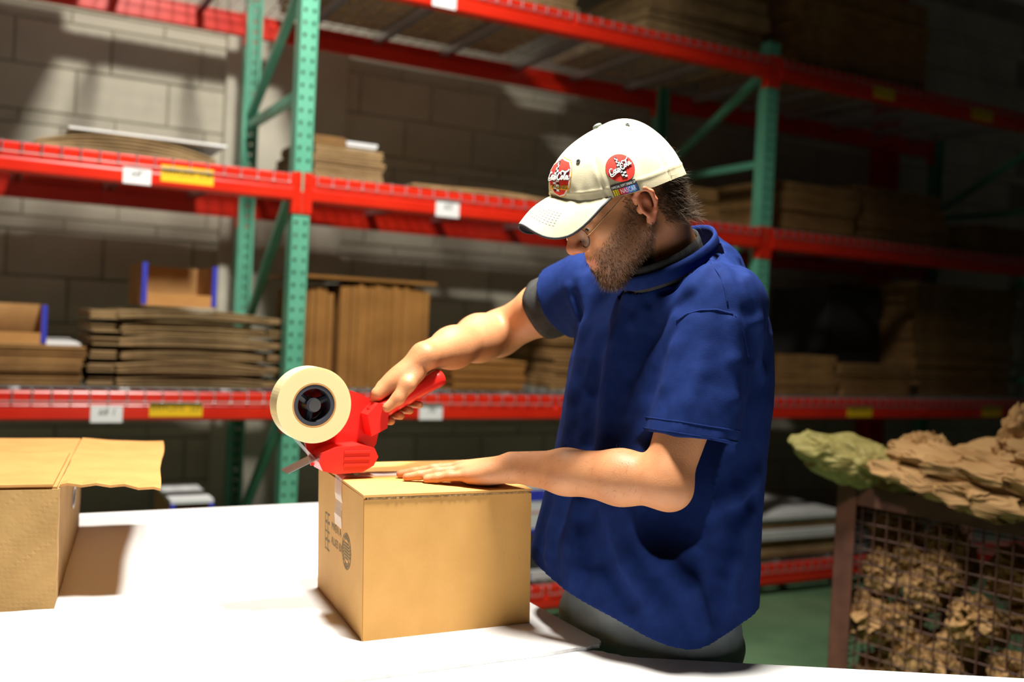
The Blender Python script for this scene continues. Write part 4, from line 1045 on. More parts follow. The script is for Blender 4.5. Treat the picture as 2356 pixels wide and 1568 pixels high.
FOLDS = [([(1372, 640), (1348, 760), (1322, 900), (1303, 1020)], 0.010, 0.018), ([(1412, 660), (1384, 780), (1362, 900), (1350, 1020)], -0.011, 0.015), ([(1440, 680), (1415, 780), (1395, 900), (1388, 1030)], 0.006, 0.016),
         ([(1556, 735), (1512, 830), (1486, 930), (1474, 1040)], 0.010, 0.015), ([(1520, 800), (1478, 880), (1448, 960)], 0.005, 0.014), ([(1500, 780), (1455, 870)], -0.005, 0.016),
         ([(1640, 612), (1590, 660), (1530, 720)], 0.006, 0.013), ([(1618, 600), (1560, 655), (1500, 700)], -0.006, 0.012), ([(1590, 640), (1520, 690), (1460, 740)], 0.005, 0.012),
         ([(1650, 590), (1690, 605), (1700, 625)], -0.006, 0.012), ([(1675, 570), (1694, 592)], 0.006, 0.012),
         ([(1704, 640), (1724, 720), (1730, 820)], -0.006, 0.012), ([(1720, 640), (1744, 740), (1752, 860)], 0.006, 0.012),
         ([(1395, 1170), (1440, 1290), (1510, 1390)], 0.009, 0.022), ([(1368, 1175), (1396, 1290), (1450, 1380)], -0.009, 0.018), ([(1330, 1160), (1312, 1250), (1318, 1320)], 0.009, 0.020),
         ([(1430, 1165), (1520, 1280), (1590, 1350), (1625, 1440)], 0.007, 0.020), ([(1480, 1170), (1590, 1290), (1640, 1350)], -0.006, 0.018), ([(1295, 1120), (1272, 1220), (1262, 1280)], 0.007, 0.018), ([(1350, 1100), (1345, 1200), (1360, 1290)], -0.007, 0.016),
         ([(1738, 1100), (1690, 1140), (1640, 1160)], 0.007, 0.018), ([(1736, 1150), (1690, 1190), (1660, 1300)], -0.007, 0.016), ([(1720, 1180), (1690, 1290), (1680, 1380)], 0.006, 0.018), ([(1655, 1260), (1640, 1360), (1650, 1420)], -0.006, 0.016),
         ([(1686, 740), (1688, 830), (1688, 920), (1686, 1000)], 0.007, 0.012), ([(1650, 790), (1640, 880), (1648, 980)], -0.003, 0.018), ([(1590, 740), (1556, 800), (1535, 880)], 0.005, 0.018), ([(1600, 860), (1575, 930), (1560, 985)], 0.0035, 0.018),
         ([(1335, 640), (1345, 700)], 0.004, 0.012), ([(1322, 680), (1340, 730)], -0.005, 0.011), ([(1308, 660), (1326, 720)], 0.004, 0.010)]
for pts, amp_, w_ in FOLDS:
    pp = [trace(*p) for p in pts]
    for a_, b_ in zip(pp[:-1], pp[1:]): RIDGES.append((a_, b_, amp_, w_))
RLO = np.array([np.minimum(a_, b_)-3*w_ for a_, b_, _, w_ in RIDGES]); RHI = np.array([np.maximum(a_, b_)+3*w_ for a_, b_, _, w_ in RIDGES])
def shirt(P, lo=None, hi=None):
    d = shirt_solid(P)
    near = np.abs(d) < 0.06
    if near.any():
        Pn = P[near]; add = np.zeros(len(Pn))
        plo = Pn.min(0); phi_ = Pn.max(0)
        for i_ in np.where(((RLO <= phi_) & (RHI >= plo)).all(1))[0]:
            a_, b_, amp_, w_ = RIDGES[i_]
            k = cone_d(Pn, a_, b_, 0, 0); e = amp_*np.exp(-(k/w_)**2)
            add += e
        add = 0.016*np.tanh(1.25*add/0.016)
        add += 0.0005*np.sin(Pn[:, 0]*41+Pn[:, 2]*23+1)*np.sin(Pn[:, 1]*37-Pn[:, 2]*17) + 0.0005*np.sin(Pn[:, 0]*90-Pn[:, 2]*70)*np.sin(Pn[:, 1]*80+Pn[:, 2]*40)
        w = Pn-TO; an = np.arctan2(w@TL, w@TF); low = np.clip((1.15-Pn[:, 2])/0.3, 0, 1)
        add += low*0.005*np.sin(an*7+1.3)
        d[near] -= add
    hz = P[:, 2]-hem_z(P)
    inner = np.maximum(torso_d(P)+0.022, hz-0.05)
    d = np.maximum(d, -hz); d = np.maximum(d, -inner)
    sl = np.maximum(cone_d(P, SHL, SLE+SLD*0.14, 0.060, 0.065), -((P-SLE)@SLP)-0.020)
    sr = np.maximum(cone_d(P, SHR, SRE+SRD*0.12, 0.066, 0.071), -((P-SRE)@SRD)-0.03)
    d = np.maximum(d, -sl); d = np.maximum(d, -sr)
    w = P-CC; r_ = np.hypot((w@CA)/RA, (w@CB)/RB); up_ = w@CN
    d = np.maximum(d, -np.maximum((r_-1)*RB, -up_-0.035))
    return d
M['navy'] = noisy('navy_cotton', (0.0050, 0.0155, 0.086), (0.0065, 0.020, 0.105), 60, 0.85, 0.10, 500, spec=0.1)
M['navy'].node_tree.nodes['Principled BSDF'].inputs['Sheen Weight'].default_value = 0.0
V, Q = surface(shirt, (-0.02, 1.55, 0.83), (0.56, 2.12, 1.62), 0.0032)
ts = np_mesh('t_shirt', V, Q, M['navy'], man)
def trace2(x, y):
    d = fw + rt*(x-1178)/FPX - up*(y-784)/FPX; d = d/np.linalg.norm(d); t = 1.35
    for _ in range(60):
        v = shirt((CAMP+d*t)[None])[0]; t += v*0.6
        if abs(v) < 4e-4: break
    return CAMP+d*t
for ps in ([(1556, 738), (1580, 722), (1612, 713), (1650, 712), (1686, 722)], [(1636, 604), (1655, 632), (1668, 664), (1674, 700)], [(1692, 724), (1712, 770), (1722, 820)]):
    pp = [Vector(trace2(*p)) - Vector(fw)*0.0008 for p in ps]; qq = []
    for a_, b_ in zip(pp[:-1], pp[1:]): qq += [a_.lerp(b_, k/4) for k in range(4)]
    MB().tube(qq + [pp[-1]], 0.0015, 6).build('seam', M['navy'], ts, smooth=True)
sv_ = Vector(SLD).orthogonal().normalized(); sw_ = Vector(SLD).cross(sv_)
for o_ in (0.004, 0.022):
    rp = []
    for k in range(49):
        p_ = SLE + np.array(sv_*math.cos(2*math.pi*k/48)+sw_*math.sin(2*math.pi*k/48))*0.0757; p_ = p_ - SLD*(((p_-SLE)@SLP + o_)/(SLD@SLP))
        for _ in range(3): p_ = p_ - (p_-SLE-SLD*((p_-SLE)@SLD))/np.linalg.norm(p_-SLE-SLD*((p_-SLE)@SLD))*shirt(p_[None]-SLP*(0.004 if o_ < 0.01 else 0))[0]*0.8
        rp.append(Vector(p_))
    MB().tube(rp, 0.0012, 6, cap=False).build('sleeve_hem', M['navy'], ts, smooth=True)
def band(c, a, b, n, ra, rb, h, th, seg=96, flare=0.0):
    """ribbed neck band"""
    P = np.zeros((seg, 9, 3)); prof = [(-th, -h/2), (th*0.3, -h/2), (th, -h/4), (th, h/4), (th*0.5, h/2), (-th*0.5, h/2), (-th, h/4), (-th, -h/4), (-th, -h/2)]
    for i in range(seg):
        t_ = 2*math.pi*i/seg
        for j, (o_, u_) in enumerate(prof):
            rr_ = 1 + (o_ + flare*u_)/0.1 + 0.004*math.sin(t_*7)
            P[i, j] = c + a*(ra*rr_*math.cos(t_)) + b*(rb*rr_*math.sin(t_)) + n*u_
    return MB().grid(P, closed_u=True)
band(CC+CN*0.004, CA, CB, CN, RA+0.003, RB+0.003, 0.026, 0.0042).build('neck_rib', M['navy'], ts, smooth=True)
M['charcoal'] = noisy('charcoal_cotton', (0.030, 0.030, 0.030), (0.042, 0.042, 0.041), 60, 0.9, 0.15, 700, spec=0.2)
us = band(CC-CA*0.018+CN*0.006, CA, CB, CN, RA*0.80, RB*0.88, 0.046, 0.0035).build('undershirt', M['charcoal'], man, smooth=True)
c1 = SHR+SRD*0.06; c2 = SHR+SRD*0.135; sv = Vector(SRD).orthogonal().normalized(); sw = Vector(SRD).cross(sv)
P = np.zeros((40, 7, 3))
for i in range(40):
    t_ = 2*math.pi*i/40; dd = np.array(sv)*math.cos(t_) + np.array(sw)*math.sin(t_)
    for j, (s_, r_) in enumerate(((0, 0.060), (0.4, 0.063), (0.8, 0.065), (1.0, 0.0655), (1.0, 0.0615), (0.8, 0.061), (0.3, 0.058))):
        P[i, j] = c1+(c2-c1)*s_ + dd*(r_ + 0.002*math.sin(5*t_+s_*3))
MB().grid(P, closed_u=True).build('undershirt_sleeve', M['charcoal'], us, smooth=True)
# ---------------------------------------------------------------- jeans and shoes
jn = Field()
jn.ell(T(0.0, 0, 0.93), (0.128, 0.178, 0.14), TR3(), 0.0); jn.ell(T(-0.015, 0, 0.84), (0.132, 0.182, 0.13), TR3(), 0.05)
for s in (-1, 1):
    jn.chain([T(-0.005, 0.092*s, 0.82), T(0.0, 0.105*s, 0.50), T(-0.01, 0.115*s, 0.06)], [0.098, 0.078, 0.070], 0.04)
def jeans_d(P, lo=None, hi=None):
    d = jn(P, lo, hi) if lo is not None else jn(P)
    w = P-TO; an = np.arctan2(w@TL, w@TF)
    d = d - 0.003*np.sin(P[:, 2]*55+an*3)*np.sin(an*5+P[:, 2]*11) - 0.0015*np.sin(P[:, 2]*110-an*7)
    return np.maximum(np.maximum(d, 0.03-P[:, 2]), P[:, 2]-0.99)
def denim():
    m = noisy('faded_denim', (0.19, 0.235, 0.27), (0.42, 0.46, 0.45), 9, 0.9, 0.3, 500, spec=0.15, lo=0.3, hi=0.75); return m
M['denim'] = denim()
V, Q = surface(jeans_d, (0.02, 1.60, 0.0), (0.56, 2.12, 1.0), 0.0060)
je = np_mesh('jeans', V, Q, M['denim'], man)
sm_ = MB()
for z_ in np.linspace(0.60, 0.93, 12): pass
M['shoe'] = principled('dark_shoe', (0.03, 0.027, 0.025), 0.6)
for s in (-1, 1):
    f_ = Field(); f_.cone(T(-0.03, 0.115*s, 0.062), T(0.10, 0.125*s, 0.045), 0.045, 0.038, 0.03); f_.cone(T(0.10, 0.125*s, 0.045), T(0.16, 0.13*s, 0.038), 0.040, 0.033, 0.03)
    fn = lambda P, lo=None, hi=None, f_=f_: np.maximum(f_(P), 0.001-P[:, 2])
    c_ = T(0.06, 0.12*s, 0); V, Q = surface(fn, (c_[0]-0.2, c_[1]-0.2, -0.01), (c_[0]+0.2, c_[1]+0.2, 0.14), 0.006)
    np_mesh('shoe', V, Q, M['shoe'], man)
# ---------------------------------------------------------------- hair and beard: tapered strands
def hair_material(name, c0, c1, c2):
    m = principled(name, c0, 0.6, spec=0.2); b = m.node_tree.nodes['Principled BSDF']
    at = N(m, 'ShaderNodeAttribute'); at.attribute_name = 'shade'; cr = N(m, 'ShaderNodeValToRGB'); e = cr.color_ramp.elements
    e[0].position = 0.0; e[0].color = (*c0, 1); e[1].position = 0.80; e[1].color = (*c1, 1); x = e.new(0.985); x.color = (*c2, 1)
    L(m, at.outputs['Fac'], cr.inputs['Fac']); L(m, cr.outputs['Color'], b.inputs['Base Color']); return m
def strands(name, roots, dirs, lens, rad, mat, parent, curl=0.25, bend=(0, 0, 0), segs=3, seed=0):
    g = np.random.default_rng(seed); n = len(roots); bend = np.asarray(bend, float)
    d = dirs/np.linalg.norm(dirs, axis=1)[:, None]; ref = g.normal(size=(n, 3)); s1 = np.cross(d, ref); s1 /= np.linalg.norm(s1, axis=1)[:, None]; s2 = np.cross(d, s1)
    ph = g.uniform(0, 6.28, n); V = []
    for k in range(segs+1):
        t = k/segs; c = roots + d*(lens*t)[:, None] + (s1*np.sin(ph)[:, None]+s2*np.cos(ph)[:, None])*(curl*lens*t*t)[:, None] + bend[None]*(lens*t*t)[:, None]
        if k == segs: V.append(c[:, None])
        else:
            r_ = rad*(1-0.75*t)
            V.append(np.stack([c + (s1*math.cos(a)+s2*math.sin(a))*r_ for a in (0, 2.094, 4.189)], 1))
    W = np.concatenate(V, 1); per = W.shape[1]; base = np.arange(n)*per; T_ = []
    for k in range(segs-1):
        for j in range(3):
            a, b = 3*k+j, 3*k+(j+1) % 3; T_ += [(a, b, b+3), (a, b+3, a+3)]
    a = 3*(segs-1)
    for j in range(3): T_.append((a+j, a+(j+1) % 3, a+3))
    T_ = np.array(T_); F_ = (base[:, None, None] + T_[None]).reshape(-1, 3)
    o = np_mesh(name, W.reshape(-1, 3), F_, mat, parent); floats(o, 'shade', np.repeat(g.uniform(0, 1, n), per)); o['kind'] = 'stuff'
    return o
VB = np.zeros(len(man.data.vertices)*3, np.float32); man.data.vertices.foreach_get('co', VB); VB = VB.reshape(-1, 3).astype(float); qb = Hinv(VB)
g = np.random.default_rng(5)
w = beard_mask(qb)*((np.abs(qb[:, 1]) < 0.09) & (qb[:, 2] > -0.14) & (qb[:, 0] > -0.03))
prob = w*np.where(qb[:, 2] < -0.075, 1.25, 0.9); ids = np.where(g.uniform(size=len(w)) < prob*0.58)[0]
dl = NRM[ids]*0.55 + HR@A3(-0.10, 0, -0.85) + g.normal(size=(len(ids), 3))*0.30
ln = 0.0060 + 0.0035*sstep(-0.05, -0.10, qb[ids, 2]) + 0.003*sstep(0.06, 0.09, qb[ids, 0]); ln *= g.uniform(0.7, 1.25, len(ids))
M['beard'] = hair_material('grizzled_beard', (0.030, 0.016, 0.008), (0.13, 0.068, 0.032), (0.46, 0.38, 0.29))
strands('beard', VB[ids] - NRM[ids]*0.0008, dl, ln, 0.00032, M['beard'], man, 0.35, (0, 0, -0.2), 2, 1)
# head hair below the cap
x, y, z = qb[:, 0], np.abs(qb[:, 1]), qb[:, 2]
top_ = 0.060 + 0.040*np.clip(x/0.1, -1, 1)
low_ = np.where(x > -0.03, -0.016-0.3*np.clip(x, 0, 1), -0.045 - 0.30*np.clip(-x-0.03, 0, 0.07))
hm = (z < top_) & (z > low_) & (x < 0.040 - 0.35*np.clip(0.03-z, -1, 1)*0) & (y < 0.085)
earz = (np.hypot((x+0.008)/0.026, (z-0.004)/0.036) < 1) & (y > 0.066)
front = (x > -0.005) & ~((x < 0.030) & (z > -0.025) & (y > 0.055))
hm &= ~earz & ~front & (np.abs(VB-HO).max(1) < 0.17)
ids = np.where(hm & (g.uniform(size=len(hm)) < 0.30))[0]
bk = sstep(-0.02, -0.06, qb[ids, 0])
dl = NRM[ids]*(0.25+0.45*bk)[:, None] + (HR@A3(-0.75, 0, -0.55))[None]*1.0 + g.normal(size=(len(ids), 3))*0.28
ln = (0.010 + 0.026*bk)*g.uniform(0.7, 1.3, len(ids))
M['hair'] = hair_material('brown_hair', (0.020, 0.012, 0.007), (0.085, 0.050, 0.028), (0.24, 0.17, 0.11))
strands('hair', VB[ids]-NRM[ids]*0.001, dl, ln, 0.00045, M['hair'], man, 0.45, (0, 0, -0.25), 4, 2)
# tuft through the cap opening at the back
n_ = 260; rr_ = np.stack([np.full(n_, -0.100), g.uniform(-0.030, 0.030, n_), g.uniform(0.040, 0.072, n_)], 1)
strands('hair_tuft', np.array([H(*p) for p in rr_]), np.repeat((HR@A3(-0.9, 0, -0.15))[None], n_, 0) + g.normal(size=(n_, 3))*0.25, g.uniform(0.020, 0.036, n_), 0.00045, M['hair'], man, 0.5, (0, 0, -0.3), 4, 3)
# arm hair
d1 = np.full(len(VB), 9.0)
for a_, b_ in ((WRL, ELL), (WRR, ELR)): d1 = np.minimum(d1, cone_d(VB, a_*0.93+b_*0.07, a_*0.15+b_*0.85, 0, 0))
ids = np.where((d1 < 0.055) & (NRM[:, 2] > -0.5) & (VB[:, 0] < 0.25) & (g.uniform(size=len(VB)) < 0.020))[0]
strands('arm_hair', VB[ids]-NRM[ids]*0.0005, NRM[ids]*0.45 + A3(-0.5, 0.1, -0.35) + g.normal(size=(len(ids), 3))*0.45, g.uniform(0.007, 0.014, len(ids)), 0.00013, M['hair'], man, 0.4, (0, 0, -0.2), 2, 4)
# eyebrows
n_ = 240; ys = g.uniform(0.012, 0.050, n_)*np.where(g.uniform(size=n_) < 0.5, -1, 1)
pts = np.array([H(0.094-0.40*max(abs(a)-0.02, 0), a, 0.031+0.10*min(abs(a), 0.035)+g.uniform(-0.003, 0.003)) for a in ys])
strands('eyebrows', pts, np.array([HR@A3(0.35, np.sign(a)*0.9, 0.15) for a in ys]) + g.normal(size=(n_, 3))*0.2, g.uniform(0.005, 0.009, n_), 0.0003, M['hair'], man, 0.3, (0, 0, -0.2), 2, 6)

# ---------------------------------------------------------------- cap
ZBT = np.radians([0, 12, 24, 42, 60, 81, 101, 140, 168, 180]); ZBZ = np.array([0.086, 0.080, 0.069, 0.054, 0.041, 0.029, 0.020, 0.010, 0.005, 0.004])
def cap_zb(th): return float(np.interp(abs(th), ZBT, ZBZ))
def cap_pt(th, t, off=0.0):
    zb = cap_zb(th); s = math.cos(t*math.pi/2); s = max(s, 0)**0.76; ztop = 0.153
    z = zb + (ztop-zb)*math.sin(t*math.pi/2)**1.05
    xc = -0.010 - 0.016*t; a = 0.119; b = 0.0925
    ct, st = math.cos(th), math.sin(th)
    fr_ = 1 + 0.030*math.exp(-(th/0.7)**2 if abs(th) < 3.15 else -9)*math.sin(min(t, 1)*math.pi*0.8)
    x = xc + a*s*ct*fr_; y = b*s*st
    return np.array([x, y, z])
def wrap_th(th): return (th+math.pi) % (2*math.pi) - math.pi
def cap_n(th, t):
    d1 = cap_pt(wrap_th(th+0.01), t)-cap_pt(wrap_th(th-0.01), t); t0, t1 = max(t-0.01, 0), min(t+0.01, 0.999); d2 = cap_pt(th, t1)-cap_pt(th, t0)
    n = np.cross(d1, d2); l_ = np.linalg.norm(n); return n/l_ if l_ > 1e-9 else np.array([0, 0, 1.0])
def cap_w(th, t, off=0.0): return H(*(cap_pt(th, t) + cap_n(th, t)*off))
M['cap'] = noisy('cream_twill', (0.62, 0.56, 0.37), (0.68, 0.61, 0.42), 30, 0.85, 0.12, 900, spec=0.2)
M['cap_dark'] = principled('cap_piping', (0.02, 0.02, 0.022), 0.7); M['cap_button'] = principled('grey_green_button', (0.10, 0.13, 0.12), 0.6)
cap = empty('cap', tuple(H(0, 0, 0.08)), 0); cap.parent = man; tag(cap, 'cream baseball cap with red soft-drink patches')
def cp(o): o.parent = cap; o.data.transform(Matrix.Translation(-Vector(H(0, 0, 0.08)))); return o
NT, NS = 216, 60; P = np.zeros((NT, NS+1, 3)); rs = random.Random(4)
wr = [(rs.uniform(0.2, 2.9), rs.uniform(0.05, 0.35), rs.uniform(-0.6, 0.6), rs.uniform(0.0006, 0.0018)) for _ in range(16)]
for i in range(NT):
    th = wrap_th(2*math.pi*i/NT)
    for j in range(NS+1):
        t = j/NS*0.999; off = 0.0
        for k in range(6):
            dth = abs(wrap_th(th - (k*math.pi/3))); off -= 0.0016*math.exp(-(dth*0.09*math.cos(t*math.pi/2)/0.0016)**2)*(1 if t < 0.97 else 0)
        off += 0.0012*math.exp(-((t-0.10)/0.014)**2) if t < 0.16 else 0
        for a_, t_, s_, h_ in wr: off += h_*math.exp(-(((th-a_)*0.09+(t-t_)*0.10*s_)/0.006)**2 - (((t-t_)*0.12)/0.014)**2)
        for a_, t_, s_, h_ in wr[:6]: off -= h_*math.exp(-(((th+a_)*0.09)/0.008)**2 - (((t-t_)*0.12)/0.02)**2)
        P[i, j] = cap_w(th, t, off)
m = MB(); m.grid(P, closed_u=True)
Pi = np.array([[cap_w(wrap_th(2*math.pi*i/NT), 0, 0), cap_w(wrap_th(2*math.pi*i/NT), 0, -0.003), cap_w(wrap_th(2*math.pi*i/NT), 0.25, -0.003)] for i in range(NT)])
m.grid(Pi, closed_u=True)
crown = cp(m.build('crown', M['cap'], None, smooth=True))
# brim
BRP = np.array([(0.183, 0.0, 0.072), (0.182, 0.020, 0.0655), (0.178, 0.033, 0.052), (0.169, 0.046, 0.0355), (0.154, 0.057, 0.0235), (0.132, 0.067, 0.0170), (0.100, 0.078, 0.0230), (0.052, 0.0850, 0.0405)])
def BRC(s):
    k = np.linspace(0, 1, len(BRP)); w_ = np.clip(s + np.linspace(-0.05, 0.05, 7), 0, 1); w_ = np.where(s + np.linspace(-0.05, 0.05, 7) < 0, -(s+np.linspace(-0.05, 0.05, 7)), w_)
    return [float(np.mean(np.interp(w_, k, BRP[:, q]))) for q in range(3)] if s < 0.97 else [float(np.interp(s, k, BRP[:, q])) for q in range(3)]
NB_, NR = 44, 16; PT = np.zeros((NB_+1, NR+1, 3)); PB = PT.copy()
for i in range(NB_+1):
    tt = -1+2*i/NB_; th = tt*math.radians(63); root = cap_pt(th, 0) + np.array([0, 0, 0.002]); s_ = abs(tt)
    fo = BRC(s_); xo, yo, zo = fo[0], math.copysign(fo[1], tt), fo[2]
    if tt < 0: zo = zo + (0.074-0.030*s_-zo)*0.75*max(1-s_, 0)**0.3
    if s_ > 0.999: xo, yo, zo = root
    for j in range(NR+1):
        u_ = j/NR; p = root*(1-u_) + np.array([xo, yo, zo])*u_; p = p + np.array([0, 0, 0.006*math.sin(u_*math.pi)*(1-s_**2)])
        PT[i, j] = H(*p); PB[i, j] = H(*(p - np.array([0, 0, 0.0035])))
cp(MB().grid(PT).build('brim', M['cap'], None, smooth=True, fix=False))
cp(MB().grid(PB).build('brim_underside', M['cap_dark'], None, smooth=True, fix=False))
cp(MB().tube([PT[i, NR]*0.5+PB[i, NR]*0.5 for i in range(NB_+1)], 0.0023, 8).build('brim_piping', M['cap_dark'], None, smooth=True))
for k_ in range(6):   # stitching rows on the brim
    j = 7+k_; P2 = [PT[i, j]*1.0 + hu_*0.0002 for i in range(11, NB_-10)]
    st_ = MB()
    for a_ in range(0, len(P2)-1): st_.tube([P2[a_]*0.85+P2[a_+1]*0.15, P2[a_]*0.3+P2[a_+1]*0.7], 0.00035, 4)
    cp(st_.build('brim_stitching', M['cap'], None))
cp(sph('button', cap_w(0, 0.999, 0.002), (0.0085, 0.0085, 0.0042), M['cap_button'], None, HR))
for th_, t_ in ((math.radians(42), 0.46), (math.radians(120), 0.66), (math.radians(-42), 0.46)):
    n_ = HR@cap_n(th_, t_); cp(MB().ring(cap_w(th_, t_, 0.0008), n_, 0.0016, 0.0036, 0.0016, 20).build('eyelet', M['cap_dark'], None))
cp(MB().box(-0.012, 0.012, -0.001, 0.001, -0.01, 0.01).build('strap', M['cap'], None)) if False else None
# embroidered patches, laid on the cloth in (forward-back, up) coordinates
def on_cap(th0, t0, rot=0.0):
    c = cap_pt(th0, t0); Rt = np.linalg.norm(cap_pt(wrap_th(th0+0.02), t0)-cap_pt(wrap_th(th0-0.02), t0))/0.04; Rs = np.linalg.norm(cap_pt(th0, min(t0+0.02, 0.99))-cap_pt(th0, max(t0-0.02, 0)))/(min(t0+0.02, 0.99)-max(t0-0.02, 0))
    cr_, sr_ = math.cos(rot), math.sin(rot)
    def f(x, y, off): 
        X, Y = x*cr_-y*sr_, x*sr_+y*cr_
        return cap_w(wrap_th(th0+X/Rt), min(max(t0+Y/Rs, 0.0), 0.99), off)
    return f
def patch(name, f, polys, off, mat, parent):
    """polys: list of (verts2d, faces)"""
    m = MB()
    for v, fc in polys: m.add([f(x_, y_, off+0.0009) for x_, y_ in v], fc)
    o = m.build(name, mat, None, fix=False); cp(o)
    if parent is not cap: o.parent = parent
    return o
def disc2(r, rings=6, seg=48):
    v = [(0, 0)]; fc = []
    for k in range(1, rings+1):
        for a in range(seg): v.append((r*k/rings*math.cos(2*math.pi*a/seg), r*k/rings*math.sin(2*math.pi*a/seg)))
    for a in range(seg): fc.append((0, 1+a, 1+(a+1) % seg))
    for k in range(1, rings):
        for a in range(seg): p0 = 1+(k-1)*seg; p1 = 1+k*seg; fc.append((p0+a, p1+a, p1+(a+1) % seg, p0+(a+1) % seg))
    return v, fc
def rect2(x0, x1, y0, y1, nx=8, ny=3):
    v = [(x0+(x1-x0)*i/nx, y0+(y1-y0)*j/ny) for i in range(nx+1) for j in range(ny+1)]
    return v, [(i*(ny+1)+j, (i+1)*(ny+1)+j, (i+1)*(ny+1)+j+1, i*(ny+1)+j+1) for i in range(nx) for j in range(ny)]
def stroke2(pts, w):
    out = []
    P_ = []
    for a, b in zip(pts[:-1], pts[1:]):
        n = max(1, int(math.hypot(b[0]-a[0], b[1]-a[1])/(w*1.2)))
        for k in range(n): P_.append((a[0]+(b[0]-a[0])*k/n, a[1]+(b[1]-a[1])*k/n))
    P_.append(pts[-1]); v = []; fc = []
    for i, p in enumerate(P_):
        a, b = P_[max(i-1, 0)], P_[min(i+1, len(P_)-1)]; dx, dy = b[0]-a[0], b[1]-a[1]; l_ = math.hypot(dx, dy) or 1; nx_, ny_ = -dy/l_*w/2, dx/l_*w/2
        v += [(p[0]+nx_, p[1]+ny_), (p[0]-nx_, p[1]-ny_)]
    for i in range(len(P_)-1): fc.append((2*i, 2*i+1, 2*i+3, 2*i+2))
    return v, fc
def el(cx, cy, rx, ry, n=14, a0=0.0): return [(cx+rx*math.cos(a0+2*math.pi*k/n)+0.25*ry*math.sin(a0+2*math.pi*k/n), cy+ry*math.sin(a0+2*math.pi*k/n)) for k in range(n+1)]
def curve(ps, n=5):
    out = []; P_ = [ps[0]] + list(ps) + [ps[-1]]
    for i in range(1, len(P_)-2):
        for k in range(n):
            t = k/n; a, b, c, d = P_[i-1], P_[i], P_[i+1], P_[i+2]
            out.append(tuple(0.5*((2*b[q]) + (c[q]-a[q])*t + (2*a[q]-5*b[q]+4*c[q]-d[q])*t*t + (3*b[q]-a[q]-3*c[q]+d[q])*t**3) for q in (0, 1)))
    out.append(ps[-1]); return out
SCRIPT = [curve([(1.75, 2.75), (1.35, 3.15), (0.8, 2.9), (0.38, 2.1), (0.45, 1.35), (0.95, 1.05), (1.6, 1.5)]), curve([(0.42, 1.9), (0.12, 0.9), (0.5, 0.40), (1.4, 0.62), (2.6, 0.95), (3.7, 0.80)]), el(2.05, 1.72, 0.32, 0.50),
          curve([(3.0, 2.1), (2.75, 2.25), (2.5, 1.8), (2.55, 1.3), (2.85, 1.2), (3.1, 1.5)]), el(3.5, 1.72, 0.28, 0.48), curve([(3.95, 2.2), (3.82, 1.5), (3.95, 1.2), (4.2, 1.45)]), [(4.15, 1.80), (4.55, 1.88)],
          curve([(6.0, 2.7), (5.65, 3.25), (5.05, 3.0), (4.65, 2.1), (4.75, 1.35), (5.25, 1.1), (5.85, 1.6)]), curve([(5.65, 3.25), (6.3, 3.75), (7.2, 3.45), (8.1, 3.6), (8.8, 4.15)]), el(6.35, 1.85, 0.30, 0.50),
          curve([(6.85, 1.7), (7.35, 2.7), (7.65, 3.35), (7.40, 3.40), (7.12, 2.3), (7.15, 1.45), (7.45, 1.35)]), el(7.95, 1.90, 0.28, 0.48), curve([(8.42, 2.4), (8.28, 1.65), (8.42, 1.38), (8.8, 1.7)])]
def script_polys(w, sc, cx=0.0, cy=0.0, rot=0.0):
    out = []
    for s in SCRIPT:
        p = [((a-4.45)*sc, (b-2.1)*sc) for a, b in s]; c_, s_ = math.cos(rot), math.sin(rot)
        out.append(stroke2([(a*c_-b*s_+cx, a*s_+b*c_+cy) for a, b in p], w))
    return out
def bottle(sc, cx, cy, rot):
    prof = [(-0.9, 0.20), (-0.55, 0.24), (-0.15, 0.27), (0.25, 0.20), (0.6, 0.12), (0.95, 0.10), (1.0, 0.12)]; c_, s_ = math.cos(rot), math.sin(rot)
    R_ = lambda a, b: (a*c_-b*s_+cx, a*s_+b*c_+cy)
    v = [R_(s*w_*sc, y_*sc) for y_, w_ in prof for s in (-1, 1)]; black = (v, [(2*i, 2*i+1, 2*i+3, 2*i+2) for i in range(len(prof)-1)])
    wh = []; ny = 12
    for j in range(ny):
        y0 = -0.88+1.80*j/ny; y1 = y0+1.80/ny
        wd = np.interp((y0+y1)/2, [p[0] for p in prof], [p[1] for p in prof])*0.92; x0 = -wd if j % 2 else 0; wh.append(([R_(x0*sc, y0*sc), R_((x0+wd)*sc, y0*sc), R_((x0+wd)*sc, y1*sc), R_(x0*sc, y1*sc)], [(0, 1, 2, 3)]))
    return black, wh
M['emb_red'] = noisy('red_embroidery', (0.72, 0.020, 0.008), (0.80, 0.030, 0.012), 300, 0.7); M['emb_white'] = principled('white_thread', (0.82, 0.80, 0.78), 0.7); M['emb_black'] = principled('black_thread', (0.015, 0.015, 0.015), 0.7); M['emb_gold'] = principled('gold_thread', (0.80, 0.38, 0.02), 0.6)
f = on_cap(math.radians(79), 0.258, 0.0)
pd = patch('round_patch', f, [disc2(0.0245)], 0.0010, M['emb_red'], cap); tag(pd, 'round red patch with white script')
bk_, wh_ = bottle(0.0205, 0.0005, 0.0, 0.09)
patch('patch_bottle', f, [bk_], 0.0016, M['emb_black'], pd); patch('patch_checks', f, wh_, 0.0019, M['emb_white'], pd)
patch('script_outline', f, script_polys(0.0034, 0.0048, 0.0, 0.0, 0.17), 0.0022, M['emb_black'], pd); patch('script_lettering', f, script_polys(0.0017, 0.0048, 0.0, 0.0, 0.17), 0.0026, M['emb_white'], pd)
f = on_cap(math.radians(76), 0.062, 0.03)
lb = patch('bar_label', f, [rect2(-0.0225, 0.0225, -0.0100, 0.0100)], 0.0012, M['emb_black'], cap); tag(lb, 'small black label with rainbow bars and lettering')
